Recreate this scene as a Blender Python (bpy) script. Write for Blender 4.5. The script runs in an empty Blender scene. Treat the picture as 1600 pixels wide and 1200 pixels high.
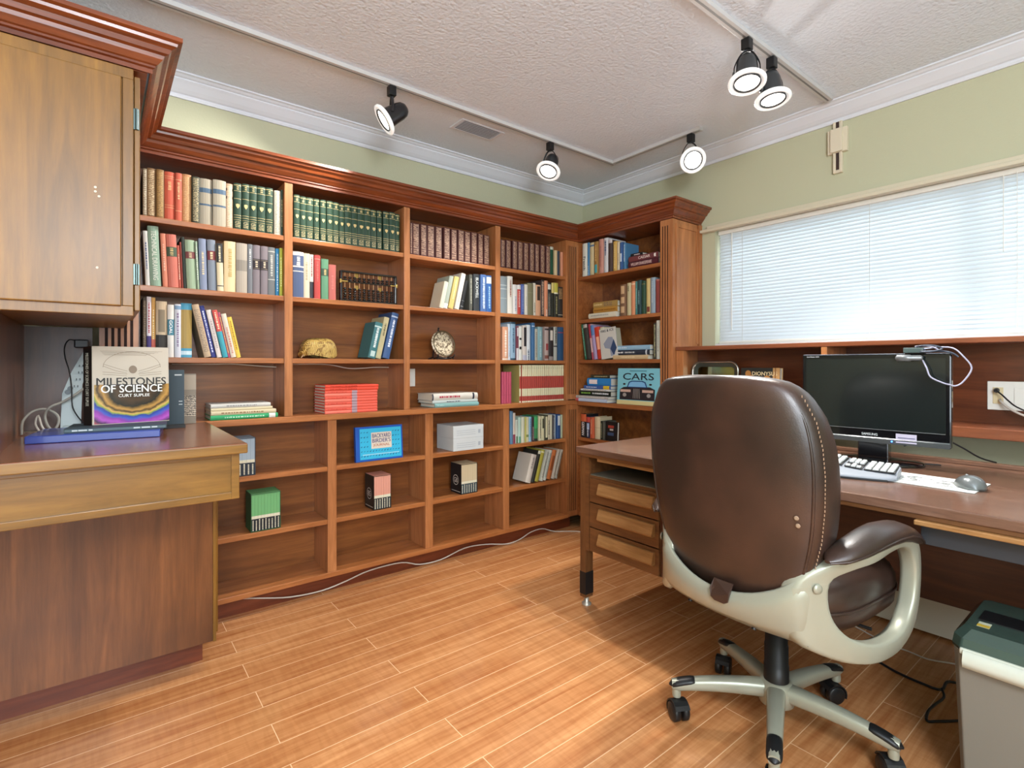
import bpy, math, random
from mathutils import Vector, Matrix
random.seed(7)
C = bpy.context.scene.collection
S = bpy.context.scene
# ------------------------------------------------------------------ camera
CAMH = 1.131
cam = bpy.data.cameras.new('camera'); camo = bpy.data.objects.new('camera', cam); C.objects.link(camo)
camo.location = (0, 0, CAMH); camo.rotation_euler = (math.pi/2, 0, math.radians(51.733-90))
cam.sensor_fit = 'HORIZONTAL'; cam.sensor_width = 36; cam.lens = 18.405; cam.shift_y = -0.018125
cam.clip_start = .02
S.camera = camo
# ------------------------------------------------------------------ view
S.view_settings.view_transform = 'Standard'; S.view_settings.look = 'None'
S.view_settings.gamma = 1; S.view_settings.exposure = 0.48
try: S.view_settings.use_curve_mapping = False
except Exception: pass
# ------------------------------------------------------------------ world (overcast bright sky)
W = bpy.data.worlds.new('world'); S.world = W; W.use_nodes = True
bg = W.node_tree.nodes['Background']; bg.inputs[0].default_value = (.80, .90, 1.0, 1); bg.inputs[1].default_value = 1.3
# ------------------------------------------------------------------ lights
def lamp(name, kind, loc, rot_to, energy, color, **kw):
    l = bpy.data.lights.new(name, kind); l.energy = energy; l.color = color
    for k, v in kw.items(): setattr(l, k, v)
    o = bpy.data.objects.new(name, l); C.objects.link(o); o.location = loc
    d = Vector(rot_to)
    o.rotation_euler = d.to_track_quat('-Z', 'Y').to_euler()
    return o
# daylight through the blinds (stands outside the pane); the rear area and point lamps are added fill
lamp('window_daylight', 'AREA', (3.30, .56, 1.72), (-1, 0, -.12), 24, (.80, .90, 1.0), shape='RECTANGLE', size=2.3, size_y=.9)
lamp('rear_fill', 'AREA', (-.45, -1.55, 1.5), (.45, 1, .22), 60, (.83, .92, 1.0), shape='RECTANGLE', size=2.2, size_y=1.7)  # added unseen fill behind the camera, evens out the room
lamp('ceiling_fill_point', 'POINT', (.1, -.75, 1.90), (0, 0, -1), 76, (.88, .94, 1.0), shadow_soft_size=.22)  # added unseen point lamp to brighten the ceiling
# low sun striking the blinds and the sill from outside
lamp('sun', 'SUN', (4, -3, 4), (-.55, .62, -.56), 3.0, (1.0, .97, .92), angle=.01)

# ------------------------------------------------------------------ colours and materials
def lin(c): return c/12.92 if c <= .04045 else ((c+.055)/1.055)**2.4
def hexc(h):
    h = h.lstrip('#')
    return tuple(lin(int(h[i:i+2], 16)/255) for i in (0, 2, 4))+(1,)
_m = {}
def mat(name, col, rough=.5, metal=0, coat=0, spec=.5, bump=0, bscale=200, emit=None, es=1, alpha=1, trans=0, ior=1.45):
    if name in _m: return _m[name]
    m = bpy.data.materials.new(name); m.use_nodes = True; nt = m.node_tree; b = nt.nodes['Principled BSDF']
    b.inputs['Base Color'].default_value = hexc(col) if isinstance(col, str) else col
    b.inputs['Roughness'].default_value = rough; b.inputs['Metallic'].default_value = metal
    b.inputs['Specular IOR Level'].default_value = spec; b.inputs['Coat Weight'].default_value = coat
    b.inputs['Transmission Weight'].default_value = trans; b.inputs['IOR'].default_value = ior
    if emit: b.inputs['Emission Color'].default_value = hexc(emit); b.inputs['Emission Strength'].default_value = es
    if bump:
        n = nt.nodes.new('ShaderNodeTexNoise'); n.inputs['Scale'].default_value = bscale; n.inputs['Detail'].default_value = 4
        t = nt.nodes.new('ShaderNodeTexCoord'); nt.links.new(t.outputs['Object'], n.inputs['Vector'])
        bp = nt.nodes.new('ShaderNodeBump'); bp.inputs['Strength'].default_value = bump; bp.inputs['Distance'].default_value = .002
        nt.links.new(n.outputs['Fac'], bp.inputs['Height']); nt.links.new(bp.outputs[0], b.inputs['Normal'])
    _m[name] = m; return m
def wood(name, c1, c2, c3=None, axis='z', scale=1.0, rough=.35, coat=.25, knots=.25, bump=.15):
    """procedural wood: long noise streaks along one axis plus broad figure"""
    if name in _m: return _m[name]
    m = bpy.data.materials.new(name); m.use_nodes = True; nt = m.node_tree; N = nt.nodes; L = nt.links; b = N['Principled BSDF']
    t = N.new('ShaderNodeTexCoord'); mp = N.new('ShaderNodeMapping')
    sc = {'x': (1.2, 16, 16), 'y': (16, 1.2, 16), 'z': (16, 16, 1.2)}[axis]
    mp.inputs['Scale'].default_value = [s*scale for s in sc]
    g = N.new('ShaderNodeNewGeometry')
    L.new(g.outputs['Position'] if False else t.outputs['Object'], mp.inputs['Vector'])
    n1 = N.new('ShaderNodeTexNoise'); n1.inputs['Scale'].default_value = 1.6; n1.inputs['Detail'].default_value = 8; n1.inputs['Roughness'].default_value = .62; n1.inputs['Distortion'].default_value = .9
    n2 = N.new('ShaderNodeTexNoise'); n2.inputs['Scale'].default_value = 7; n2.inputs['Detail'].default_value = 6; n2.inputs['Roughness'].default_value = .7
    n3 = N.new('ShaderNodeTexNoise'); n3.inputs['Scale'].default_value = 2.2; n3.inputs['Detail'].default_value = 3
    L.new(mp.outputs[0], n1.inputs['Vector']); L.new(mp.outputs[0], n2.inputs['Vector']); L.new(t.outputs['Object'], n3.inputs['Vector'])
    r = N.new('ShaderNodeValToRGB'); r.color_ramp.elements[0].position = .33; r.color_ramp.elements[1].position = .68
    r.color_ramp.elements[0].color = hexc(c2); r.color_ramp.elements[1].color = hexc(c1)
    L.new(n1.outputs['Fac'], r.inputs[0])
    mx = N.new('ShaderNodeMix'); mx.data_type = 'RGBA'; mx.blend_type = 'MULTIPLY'
    r2 = N.new('ShaderNodeValToRGB'); r2.color_ramp.elements[0].position = .35; r2.color_ramp.elements[1].position = .6
    r2.color_ramp.elements[0].color = (.66, .64, .60, 1); r2.color_ramp.elements[1].color = (1, 1, 1, 1)
    L.new(n2.outputs['Fac'], r2.inputs[0]); mx.inputs[0].default_value = .55
    L.new(r.outputs[0], mx.inputs[6]); L.new(r2.outputs[0], mx.inputs[7])
    mx2 = N.new('ShaderNodeMix'); mx2.data_type = 'RGBA'; mx2.blend_type = 'MIX'
    r3 = N.new('ShaderNodeValToRGB'); r3.color_ramp.elements[0].position = .42; r3.color_ramp.elements[1].position = .62
    r3.color_ramp.elements[0].color = (0, 0, 0, 1); r3.color_ramp.elements[1].color = (knots, knots, knots, 1)
    L.new(n3.outputs['Fac'], r3.inputs[0]); L.new(r3.outputs[0], mx2.inputs[0])
    L.new(mx.outputs[2], mx2.inputs[6]); mx2.inputs[7].default_value = hexc(c3 or c2)
    L.new(mx2.outputs[2], b.inputs['Base Color'])
    b.inputs['Roughness'].default_value = rough; b.inputs['Coat Weight'].default_value = coat; b.inputs['Coat Roughness'].default_value = .25
    if bump:
        bp = N.new('ShaderNodeBump'); bp.inputs['Strength'].default_value = bump; bp.inputs['Distance'].default_value = .0006
        L.new(n2.outputs['Fac'], bp.inputs['Height']); L.new(bp.outputs[0], b.inputs['Normal'])
    _m[name] = m; return m
def ornate(c1, c2):
    name = 'ornate_'+c1+c2
    if name in _m: return _m[name]
    m = bpy.data.materials.new(name); m.use_nodes = True; nt = m.node_tree; N = nt.nodes; L = nt.links; b = N['Principled BSDF']
    t = N.new('ShaderNodeTexCoord'); v = N.new('ShaderNodeTexNoise'); v.inputs['Scale'].default_value = 190; v.inputs['Detail'].default_value = 2; v.inputs['Distortion'].default_value = 1.5
    w = N.new('ShaderNodeTexWave'); w.bands_direction = 'Z'; w.inputs['Scale'].default_value = 42; w.inputs['Distortion'].default_value = 3; w.inputs['Detail'].default_value = 2; w.inputs['Detail Scale'].default_value = 4
    L.new(t.outputs['Object'], v.inputs['Vector']); L.new(t.outputs['Object'], w.inputs['Vector'])
    ad = N.new('ShaderNodeMath'); ad.operation = 'MULTIPLY_ADD'; L.new(w.outputs['Fac'], ad.inputs[0]); ad.inputs[1].default_value = .35; L.new(v.outputs['Fac'], ad.inputs[2])
    r = N.new('ShaderNodeValToRGB'); r.color_ramp.elements[0].position = .62; r.color_ramp.elements[1].position = .76
    r.color_ramp.elements[0].color = hexc(c1); r.color_ramp.elements[1].color = hexc(c2)
    L.new(ad.outputs[0], r.inputs[0]); L.new(r.outputs[0], b.inputs['Base Color']); b.inputs['Roughness'].default_value = .5
    _m[name] = m; return m
def cloth(col): return mat('cover_'+col, col, .55, spec=.4)

# ------------------------------------------------------------------ mesh helpers
class MB:
    def __init__(s): s.v = []; s.f = []; s.mi = []; s.sm = []
    def add(s, vs, fs, m=0, sm=False):
        o = len(s.v); s.v += [tuple(p) for p in vs]
        for f in fs: s.f.append([i+o for i in f]); s.mi.append(m); s.sm.append(sm)
        return s
    def box(s, x0, x1, y0, y1, z0, z1, m=0):
        return s.add([(x0,y0,z0),(x1,y0,z0),(x1,y1,z0),(x0,y1,z0),(x0,y0,z1),(x1,y0,z1),(x1,y1,z1),(x0,y1,z1)],
              [(0,3,2,1),(4,5,6,7),(0,1,5,4),(1,2,6,5),(2,3,7,6),(3,0,4,7)], m)
    def quad(s, a, b, c, d, m=0): return s.add([a,b,c,d], [(0,1,2,3)], m)
    def loft(s, rings, m=0, closed=True, caps=True, sm=True):
        n = len(rings[0]); vs = [p for r in rings for p in r]; fs = []
        for i in range(len(rings)-1):
            for j in range(n if closed else n-1):
                k = (j+1) % n
                fs.append((i*n+j, i*n+k, (i+1)*n+k, (i+1)*n+j))
        s.add(vs, fs, m, sm)
        if caps and closed:
            s.add(rings[0], [tuple(range(n))[::-1]], m, False); s.add(rings[-1], [tuple(range(n))], m, False)
        return s
    def prism(s, poly, fn, m=0, sm=False):
        """poly: list of 2-D points, fn(p, k) -> 3-D for k in 0,1"""
        return s.loft([[fn(p, 0) for p in poly], [fn(p, 1) for p in poly]], m, True, True, sm)
    def tube(s, pts, r, n=8, m=0, smooth=4, flat=None):
        pts = [Vector(p) for p in pts]
        if smooth > 1 and len(pts) > 2:
            q = []
            for i in range(len(pts)-1):
                p0 = pts[max(i-1,0)]; p1 = pts[i]; p2 = pts[i+1]; p3 = pts[min(i+2,len(pts)-1)]
                for k in range(smooth):
                    t = k/smooth
                    q.append(.5*((2*p1)+(-p0+p2)*t+(2*p0-5*p1+4*p2-p3)*t*t+(-p0+3*p1-3*p2+p3)*t**3))
            q.append(pts[-1]); pts = q
        rr = r if callable(r) else (lambda t: r)
        rings = []; up = Vector((0,0,1))
        for i, p in enumerate(pts):
            d = (pts[min(i+1,len(pts)-1)]-pts[max(i-1,0)])
            if d.length < 1e-9: d = Vector((0,0,1))
            d.normalize()
            a = up - d*up.dot(d)
            if a.length < .1: a = Vector((1,0,0)) - d*d.x
            a.normalize(); up = a; bb = d.cross(a); R = rr(i/(len(pts)-1))
            f1, f2 = flat if flat else (1, 1)
            rings.append([p+a*math.cos(2*math.pi*k/n)*R*f1+bb*math.sin(2*math.pi*k/n)*R*f2 for k in range(n)])
        return s.loft(rings, m)
    def lathe(s, prof, c, ax=(0,0,1), n=24, m=0, caps=True, sm=True):
        """prof: (radius, distance along axis)"""
        ax = Vector(ax).normalized(); c = Vector(c)
        a = ax.orthogonal().normalized(); b = ax.cross(a)
        rings = [[c+ax*h+(a*math.cos(2*math.pi*k/n)+b*math.sin(2*math.pi*k/n))*max(r,1e-5) for k in range(n)] for r, h in prof]
        return s.loft(rings, m, True, caps, sm)
    def grid(s, fn, nu, nv, m=0, sm=True):
        vs = [fn(i/nu, j/nv) for j in range(nv+1) for i in range(nu+1)]
        fs = [(j*(nu+1)+i, j*(nu+1)+i+1, (j+1)*(nu+1)+i+1, (j+1)*(nu+1)+i) for j in range(nv) for i in range(nu)]
        return s.add(vs, fs, m, sm)
    def build(s, name, mats, parent=None, loc=None, bevel=0, seg=2, sub=0):
        """loc: world base point of a top-level mesh; a child is written in its parent's frame (world minus parent's place unless told)"""
        me = bpy.data.meshes.new(name)
        off = Vector(loc) if loc else Vector((0,0,0))
        if parent is not None and loc is None: off = wl(parent)
        me.from_pydata([(p[0]-off[0], p[1]-off[1], p[2]-off[2]) for p in s.v], [], s.f)
        mats = mats if isinstance(mats, (list, tuple)) else [mats]
        for q in mats: me.materials.append(q)
        for p, a, b in zip(me.polygons, s.mi, s.sm): p.material_index = a; p.use_smooth = b
        me.update()
        o = bpy.data.objects.new(name, me); C.objects.link(o)
        if parent is not None: o.parent = parent
        if loc and parent is None: o.location = loc
        if bevel:
            b = o.modifiers.new('b', 'BEVEL'); b.width = bevel; b.segments = seg; b.limit_method = 'ANGLE'; b.angle_limit = math.radians(40); b.harden_normals = False
        if sub:
            b = o.modifiers.new('s', 'SUBSURF'); b.levels = sub; b.render_levels = sub
        return o
def wl(o):
    """world place of an unrotated chain of parents"""
    v = Vector((0,0,0))
    if o.get('_local'): return v
    while o is not None: v = v+o.location; o = o.parent
    return v
def empty(name, loc, label, cat, group=None, rz=0):
    o = bpy.data.objects.new(name, None); C.objects.link(o); o.location = loc; o.rotation_euler = (0,0,rz); o.empty_display_size = .05
    return tag(o, label, cat, group)
def tag(o, label, cat, group=None):
    o['label'] = label; o['category'] = cat
    if group: o['group'] = group
    return o
def struct(mb, name, mats, bevel=0, parent=None):
    o = mb.build(name, mats, parent=parent, bevel=bevel)
    if parent is None: o['kind'] = 'structure'
    return o
_tx = {}
def text_part(txt, org, u, v, w, h, m, parent, name='title_text', stretch=True, lift=0):
    """flat lettering laid in the rectangle org + w*u + h*v (parent's own frame)"""
    if txt not in _tx:
        cu = bpy.data.curves.new('t', 'FONT'); cu.body = txt; cu.resolution_u = 3
        if '\n' in txt: cu.align_x = 'CENTER'; cu.space_line = .8
        ob = bpy.data.objects.new('t', cu); me = bpy.data.meshes.new_from_object(ob)
        vs = [tuple(p.co[:2]) for p in me.vertices]; fs = [tuple(p.vertices) for p in me.polygons]
        bpy.data.objects.remove(ob); bpy.data.curves.remove(cu); bpy.data.meshes.remove(me)
        _tx[txt] = (vs, fs)
    vs, fs = _tx[txt]
    x0 = min(p[0] for p in vs); x1 = max(p[0] for p in vs); y0 = min(p[1] for p in vs); y1 = max(p[1] for p in vs)
    sx = w/(x1-x0); sy = h/(y1-y0)
    if not stretch: sx = sy = min(sx, sy)
    org = Vector(org); u = Vector(u).normalized(); v = Vector(v).normalized(); n = u.cross(v)
    ox = (w-(x1-x0)*sx)/2; oy = (h-(y1-y0)*sy)/2
    mb = MB(); e = h*.022 if w > .045 else 0
    for k, (dx, dy) in enumerate(((0, 0),) if not e else ((-e, 0), (e, 0), (0, e))):
        mb.add([org+u*((p[0]-x0)*sx+ox+dx)+v*((p[1]-y0)*sy+oy+dy)+n*(lift+k*.00004) for p in vs], fs)
    return mb.build(name, m, parent=parent, loc=(0,0,0))
# ------------------------------------------------------------------ shared materials
CH = wood('cherry_shelf', '#c27e48', '#97582c', '#84481f', axis='x', rough=.38)
CHV = wood('cherry_upright', '#c48250', '#9c6034', '#8a4e26', axis='z', rough=.38)
CHB = wood('cherry_back_shaded', '#9c602f', '#6d3b1a', '#5c3014', axis='x', rough=.36, scale=.6, knots=.4)  # darker cherry: the shade inside the shelves is put into its colour
CHY = wood('cherry_shelf_deep', '#b87440', '#8d5028', '#7a421e', axis='y', rough=.38)
CRN = wood('cornice_wood', '#92481f', '#602a12', '#4c200e', axis='x', rough=.3, coat=.45)
CRNY = wood('cornice_wood_return', '#92481f', '#602a12', '#4c200e', axis='y', rough=.3, coat=.45)
OLD = wood('old_walnut', '#9e7232', '#75511f', '#5c401a', axis='x', rough=.33, coat=.35, scale=.7)
OLDV = wood('old_walnut_upright', '#9c6c22', '#74501a', '#5c3e14', axis='z', rough=.4, coat=.1, scale=.6)
OLDT = wood('counter_wood', '#9c6238', '#7c4626', '#643619', axis='x', rough=.18, coat=.6, bump=.05)
PAN = wood('panel_wood', '#8c5730', '#633a1e', '#46291a', axis='z', rough=.3, coat=.4, scale=.7, knots=.5)
HUT = wood('hutch_wood', '#5e3a28', '#40281c', '#332018', axis='z', rough=.42, coat=.15, scale=.7)
KICK = wood('kick_wood', '#7c3a20', '#5e2814', '#4c2010', axis='x', rough=.35)
DSK = wood('desk_top_wood', '#856350', '#664a3c', '#5c4236', axis='y', rough=.22, coat=.3, scale=1.3)
DSF = wood('desk_front_wood', '#80542f', '#5f3b20', '#543319', axis='y', rough=.4, coat=.15, scale=1.4)
DSH = wood('desk_handle_wood', '#b98c58', '#94683a', '#8a6036', axis='y', rough=.45, coat=.1, scale=1.6)
DSL = wood('desk_leg_wood', '#83562f', '#5f3b20', '#4a2d18', axis='z', rough=.4, coat=.15)
MOD = wood('modesty_wood', '#5a3220', '#3f2016', '#371b12', axis='y', rough=.4, coat=.2)
WPN = wood('wall_panel_wood', '#7e4426', '#552a16', '#442012', axis='y', rough=.3, coat=.4, scale=.7, knots=.4)
SILL = wood('sill_wood', '#9a5a38', '#74402a', '#64361f', axis='y', rough=.3, coat=.4)
WHITE = mat('white_plastic', '#e6e4dc', .4); CREAM = mat('cream_plastic', '#d9cfb8', .4)
BLACK = mat('black_plastic', '#17181a', .4); DARK = mat('dark_metal', '#26282b', .35, metal=.6)
PAGE = mat('page_block', '#c9bb98', .8); PAGEW = mat('page_block_white', '#dcd6c6', .8)
# painted wall and stippled ceiling
GRN = mat('wall_paint', '#bcbca0', .75, bump=.25, bscale=120, spec=.2)
CEI = bpy.data.materials.new('ceiling_plaster'); CEI.use_nodes = True
def _cei():
    nt = CEI.node_tree; N = nt.nodes; L = nt.links; b = N['Principled BSDF']; b.inputs['Base Color'].default_value = hexc('#e2ebf6'); b.inputs['Roughness'].default_value = .9
    t = N.new('ShaderNodeTexCoord'); n = N.new('ShaderNodeTexNoise'); n.inputs['Scale'].default_value = 75; n.inputs['Detail'].default_value = 5; n.inputs['Roughness'].default_value = .6
    v = N.new('ShaderNodeTexVoronoi'); v.inputs['Scale'].default_value = 60
    L.new(t.outputs['Object'], n.inputs['Vector']); L.new(n.outputs['Color'], v.inputs['Vector']) if False else L.new(t.outputs['Object'], v.inputs['Vector'])
    a = N.new('ShaderNodeMath'); a.operation = 'MULTIPLY_ADD'; L.new(v.outputs['Distance'], a.inputs[0]); a.inputs[1].default_value = -.5; L.new(n.outputs['Fac'], a.inputs[2])
    bp = N.new('ShaderNodeBump'); bp.inputs['Strength'].default_value = .7; bp.inputs['Distance'].default_value = .006
    L.new(a.outputs[0], bp.inputs['Height']); L.new(bp.outputs[0], b.inputs['Normal'])
_cei()
CRW = mat('crown_paint', '#dadee6', .45)
FLR = bpy.data.materials.new('laminate'); FLR.use_nodes = True
def _flr():
    nt = FLR.node_tree; N = nt.nodes; L = nt.links; b = N['Principled BSDF']
    t = N.new('ShaderNodeTexCoord'); mp = N.new('ShaderNodeMapping'); mp.inputs['Location'].default_value = (.33, .02, 0); L.new(t.outputs['Object'], mp.inputs['Vector'])
    br = N.new('ShaderNodeTexBrick'); br.offset = .37; br.offset_frequency = 2; br.squash = 1
    br.inputs['Scale'].default_value = 1; br.inputs['Mortar Size'].default_value = .0014; br.inputs['Mortar Smooth'].default_value = .1; br.inputs['Bias'].default_value = 0
    br.inputs['Brick Width'].default_value = 1.2; br.inputs['Row Height'].default_value = .105
    br.inputs['Color1'].default_value = (0, 0, 0, 1); br.inputs['Color2'].default_value = (1, 1, 1, 1); br.inputs['Mortar'].default_value = (.5, .5, .5, 1)
    L.new(mp.outputs[0], br.inputs['Vector'])
    # grain shifted per plank
    cmb = N.new('ShaderNodeVectorMath'); cmb.operation = 'MULTIPLY_ADD'; L.new(br.outputs['Color'], cmb.inputs[0]); cmb.inputs[1].default_value = (7, 3, 5); L.new(t.outputs['Object'], cmb.inputs[2])
    ms = N.new('ShaderNodeMapping'); ms.inputs['Scale'].default_value = (1.4, 26, 1); L.new(cmb.outputs[0], ms.inputs['Vector'])
    n1 = N.new('ShaderNodeTexNoise'); n1.inputs['Scale'].default_value = 1.5; n1.inputs['Detail'].default_value = 7; n1.inputs['Roughness'].default_value = .6; n1.inputs['Distortion'].default_value = .6; L.new(ms.outputs[0], n1.inputs['Vector'])
    r = N.new('ShaderNodeValToRGB'); r.color_ramp.elements[0].position = .30; r.color_ramp.elements[0].color = hexc('#ab6c3e'); r.color_ramp.elements[1].position = .72; r.color_ramp.elements[1].color = hexc('#d59c68')
    L.new(n1.outputs['Fac'], r.inputs[0])
    # curl figure across the grain
    w = N.new('ShaderNodeTexNoise'); w.inputs['Scale'].default_value = 1; w.inputs['Detail'].default_value = 4
    mw = N.new('ShaderNodeMapping'); mw.inputs['Scale'].default_value = (60, 9, 1); L.new(cmb.outputs[0], mw.inputs['Vector']); L.new(mw.outputs[0], w.inputs['Vector'])
    rw = N.new('ShaderNodeValToRGB'); rw.color_ramp.elements[0].position = .42; rw.color_ramp.elements[0].color = (.86, .82, .78, 1); rw.color_ramp.elements[1].position = .55; rw.color_ramp.elements[1].color = (1, 1, 1, 1); L.new(w.outputs['Fac'], rw.inputs[0])
    m1 = N.new('ShaderNodeMix'); m1.data_type = 'RGBA'; m1.blend_type = 'MULTIPLY'; m1.inputs[0].default_value = .5; L.new(r.outputs[0], m1.inputs[6]); L.new(rw.outputs[0], m1.inputs[7])
    # per-plank tone
    rt = N.new('ShaderNodeValToRGB'); rt.color_ramp.elements[0].color = (.88, .83, .79, 1); rt.color_ramp.elements[1].color = (1.0, 1.0, 1.0, 1); L.new(br.outputs['Color'], rt.inputs[0])
    m2 = N.new('ShaderNodeMix'); m2.data_type = 'RGBA'; m2.blend_type = 'MULTIPLY'; m2.inputs[0].default_value = 1; L.new(m1.outputs[2], m2.inputs[6]); L.new(rt.outputs[0], m2.inputs[7])
    m3 = N.new('ShaderNodeMix'); m3.data_type = 'RGBA'; L.new(br.outputs['Fac'], m3.inputs[0]); L.new(m2.outputs[2], m3.inputs[6]); m3.inputs[7].default_value = hexc('#e6bc90')
    L.new(m3.outputs[2], b.inputs['Base Color']); b.inputs['Roughness'].default_value = .27; b.inputs['Coat Weight'].default_value = .15
    bp = N.new('ShaderNodeBump'); bp.inputs['Strength'].default_value = .25; bp.inputs['Distance'].default_value = .0008; bp.invert = True
    L.new(br.outputs['Fac'], bp.inputs['Height']); L.new(bp.outputs[0], b.inputs['Normal'])
_flr()
# ------------------------------------------------------------------ room shell
XW, YW, ZC = 2.92, 2.82, 2.44
XL, YR = -1.7, -1.7
struct(MB().box(XL-.1, XW+.1, YR-.1, YW+.1, -.08, 0), 'floor', FLR)
struct(MB().box(XL-.1, XW+.14, YR-.1, YW+.1, ZC, ZC+.1), 'ceiling', CEI)
struct(MB().box(XL-.1, XW+.14, YW, YW+.1, 0, ZC), 'wall_back', GRN)
struct(MB().box(XL-.1, XL, YR, YW, 0, ZC), 'wall_left', GRN)
WY0, WY1, WZ0, WZ1 = -.62, 1.722, 1.25, 1.945
struct(MB().box(XW, XW+.14, YR, YW, 0, WZ0).box(XW, XW+.14, YR, YW, WZ1, ZC).box(XW, XW+.14, WY1, YW, WZ0, WZ1).box(XW, XW+.14, YR, WY0, WZ0, WZ1), 'wall_right', GRN)
# rear wall; its wide opening is unseen, added to let fill light in
struct(MB().box(XL-.1, XW+.14, YR-.1, YR, 0, .55).box(XL-.1, XW+.14, YR-.1, YR, 2.3, ZC).box(.25, XW+.14, YR-.1, YR, .55, 2.3), 'wall_rear', GRN)
# crown moulding, mitred in the corner
CP = [(0, 2.351), (.008, 2.351), (.012, 2.360), (.012, 2.368), (.020, 2.372), (.034, 2.384), (.052, 2.404), (.062, 2.414), (.062, 2.420), (.070, 2.423), (.078, 2.430), (.088, 2.433), (.088, 2.4398), (0, 2.4398)]
struct(MB().loft([[(x if x < 0 else XW-d-.0005, YW-d-.0005, z) for d, z in CP] for x in (XL+.001, XW)], sm=False), 'trim_1', CRW)
struct(MB().loft([[(XW-d-.0005, y if y < 0 else YW-d-.0005, z) for d, z in CP] for y in (YR+.001, YW)], sm=False), 'trim_2', CRW)
# window: frame, pane, reveal sill
wf = MB()
for a in ((WY0, WY0+.05), (WY1-.05, WY1), (.52, .57)): wf.box(XW+.085, XW+.125, a[0], a[1], WZ0, WZ1)
wf.box(XW+.085, XW+.125, WY0, WY1, WZ0, WZ0+.05).box(XW+.085, XW+.125, WY0, WY1, WZ1-.05, WZ1)
win = struct(wf, 'window_1', mat('window_vinyl', '#e4e6e6', .35), bevel=.002)
GL = mat('window_glass', '#ffffff', .02, trans=1, ior=1.02, spec=.3)
MB().box(XW+.103, XW+.107, WY0+.05, WY1-.05, WZ0+.05, WZ1-.05).build('window_pane', GL, parent=win)
MB().box(XW+.002, XW+.085, WY0, WY1, WZ0, WZ0+.012).build('window_sill', mat('window_vinyl', '#e4e6e6'), parent=win)
# what stands outside: neighbouring house with an eave, and ground
tag(MB().prism([(-9, 0), (-9, 2.7), (-3.2, 4.3), (.5, 2.5), (.5, 0)], lambda p, k: (9+k*4, p[0], p[1])).build('neighbouring_house', mat('stucco', '#c9cdd0', .8), loc=(9, -4, 0)), 'pale house glimpsed between the slats beyond the window', 'house')
struct(MB().box(3.2, 30, -25, 25, -.5, -.4), 'ground', mat('outdoor_ground', '#a8aca6', .9))

# ------------------------------------------------------------------ window blind
BL = bpy.data.materials.new('blind_slat'); BL.use_nodes = True
def _bl():
    nt = BL.node_tree; N = nt.nodes; b = N['Principled BSDF']; b.inputs['Base Color'].default_value = hexc('#dde3e6'); b.inputs['Roughness'].default_value = .4
    tr = N.new('ShaderNodeBsdfTranslucent'); tr.inputs[0].default_value = hexc('#eef6f8'); mx = N.new('ShaderNodeMixShader'); mx.inputs[0].default_value = .18
    nt.links.new(b.outputs[0], mx.inputs[1]); nt.links.new(tr.outputs[0], mx.inputs[2]); nt.links.new(mx.outputs[0], N['Material Output'].inputs[0])
_bl()
blind = empty('window_blind', (XW+.035, .55, WZ0+.01), 'white horizontal slat blind glowing with daylight across the window', 'blind')
sl = MB(); npitch = 33; p0 = WZ0+.035; pitch = (WZ1-.03-p0)/npitch
for i in range(npitch+1):
    z = p0+i*pitch; r = []
    for k in range(4):
        u = (k/3-.5)*.025; r.append((u*math.cos(math.radians(62)), u*math.sin(math.radians(62))+.0012*math.cos(u/.0125*1.57)))
    top = [(XW+.035+a, z+c) for a, c in r]; bot = [(a, c-.0006) for a, c in top][::-1]
    sl.loft([[(a, y, c) for a, c in top+bot] for y in (WY0+.012, WY1-.012)], sm=False)
sl.build('slats', BL, parent=blind)
MB().box(XW+.02, XW+.05, WY0+.008, WY1-.008, WZ1-.028, WZ1-.003).build('head_rail', WHITE, parent=blind, bevel=.002)
MB().box(XW+.02, XW+.05, WY0+.012, WY1-.012, WZ0+.013, WZ0+.026).build('bottom_rail', WHITE, parent=blind, bevel=.003)
for y in (1.56, .92, .40, -.2):
    MB().box(XW+.0165, XW+.0175, y-.001, y+.001, WZ0+.02, WZ1-.02).build('ladder_cord', WHITE, parent=blind)
MB().tube([(XW+.008, 1.62, WZ1-.03), (XW+.006, 1.62, WZ0+.09)], .003, 8, smooth=1).build('tilt_wand', WHITE, parent=blind)
MB().tube([(XW+.010, .44, WZ1-.03), (XW+.008, .44, WZ0+.35)], .0018, 6, smooth=1).build('pull_cord', WHITE, parent=blind)
# thin pelmet strips over the window
pel = empty('window_pelmet', (XW, .6, 1.925), 'pale cream wooden strip fixed above the window blind', 'pelmet')
PM = mat('pelmet_paint', '#cfc6ae', .5)
MB().box(XW-.042, XW-.0005, -.75, 1.800, 1.936, 1.954).build('lower_strip', PM, parent=pel, bevel=.003)
MB().box(XW-.022, XW-.0005, -.75, 1.765, 1.954, 1.976).build('upper_strip', PM, parent=pel, bevel=.003)
# surface conduit with a box on the wall over the window
wc = empty('wall_conduit', (XW, 1.045, 2.09), 'cream track stub with square junction box on green wall above window', 'junction box')
MB().box(XW-.018, XW-.0005, 1.028, 1.068, 2.095, 2.351).box(XW-.021, XW-.018, 1.028, 1.037, 2.097, 2.351).box(XW-.021, XW-.018, 1.059, 1.068, 2.097, 2.351).build('track', CREAM, parent=wc, bevel=.001)
MB().box(XW-.0195, XW-.018, 1.041, 1.055, 2.11, 2.349).build('slot', mat('slot_dark', '#3a2a26', .5), parent=wc)
MB().box(XW-.024, XW-.0006, 1.004, 1.092, 2.195, 2.315).box(XW-.036, XW-.024, 1.022, 1.076, 2.197, 2.313).build('junction_cover', CREAM, parent=wc, bevel=.002)

GRV = wood('groove_dark_wood', '#3a1c10', '#281009', '#200c06', axis='z', rough=.7, coat=0)  # darker wood tone for the pilaster grooves
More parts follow.
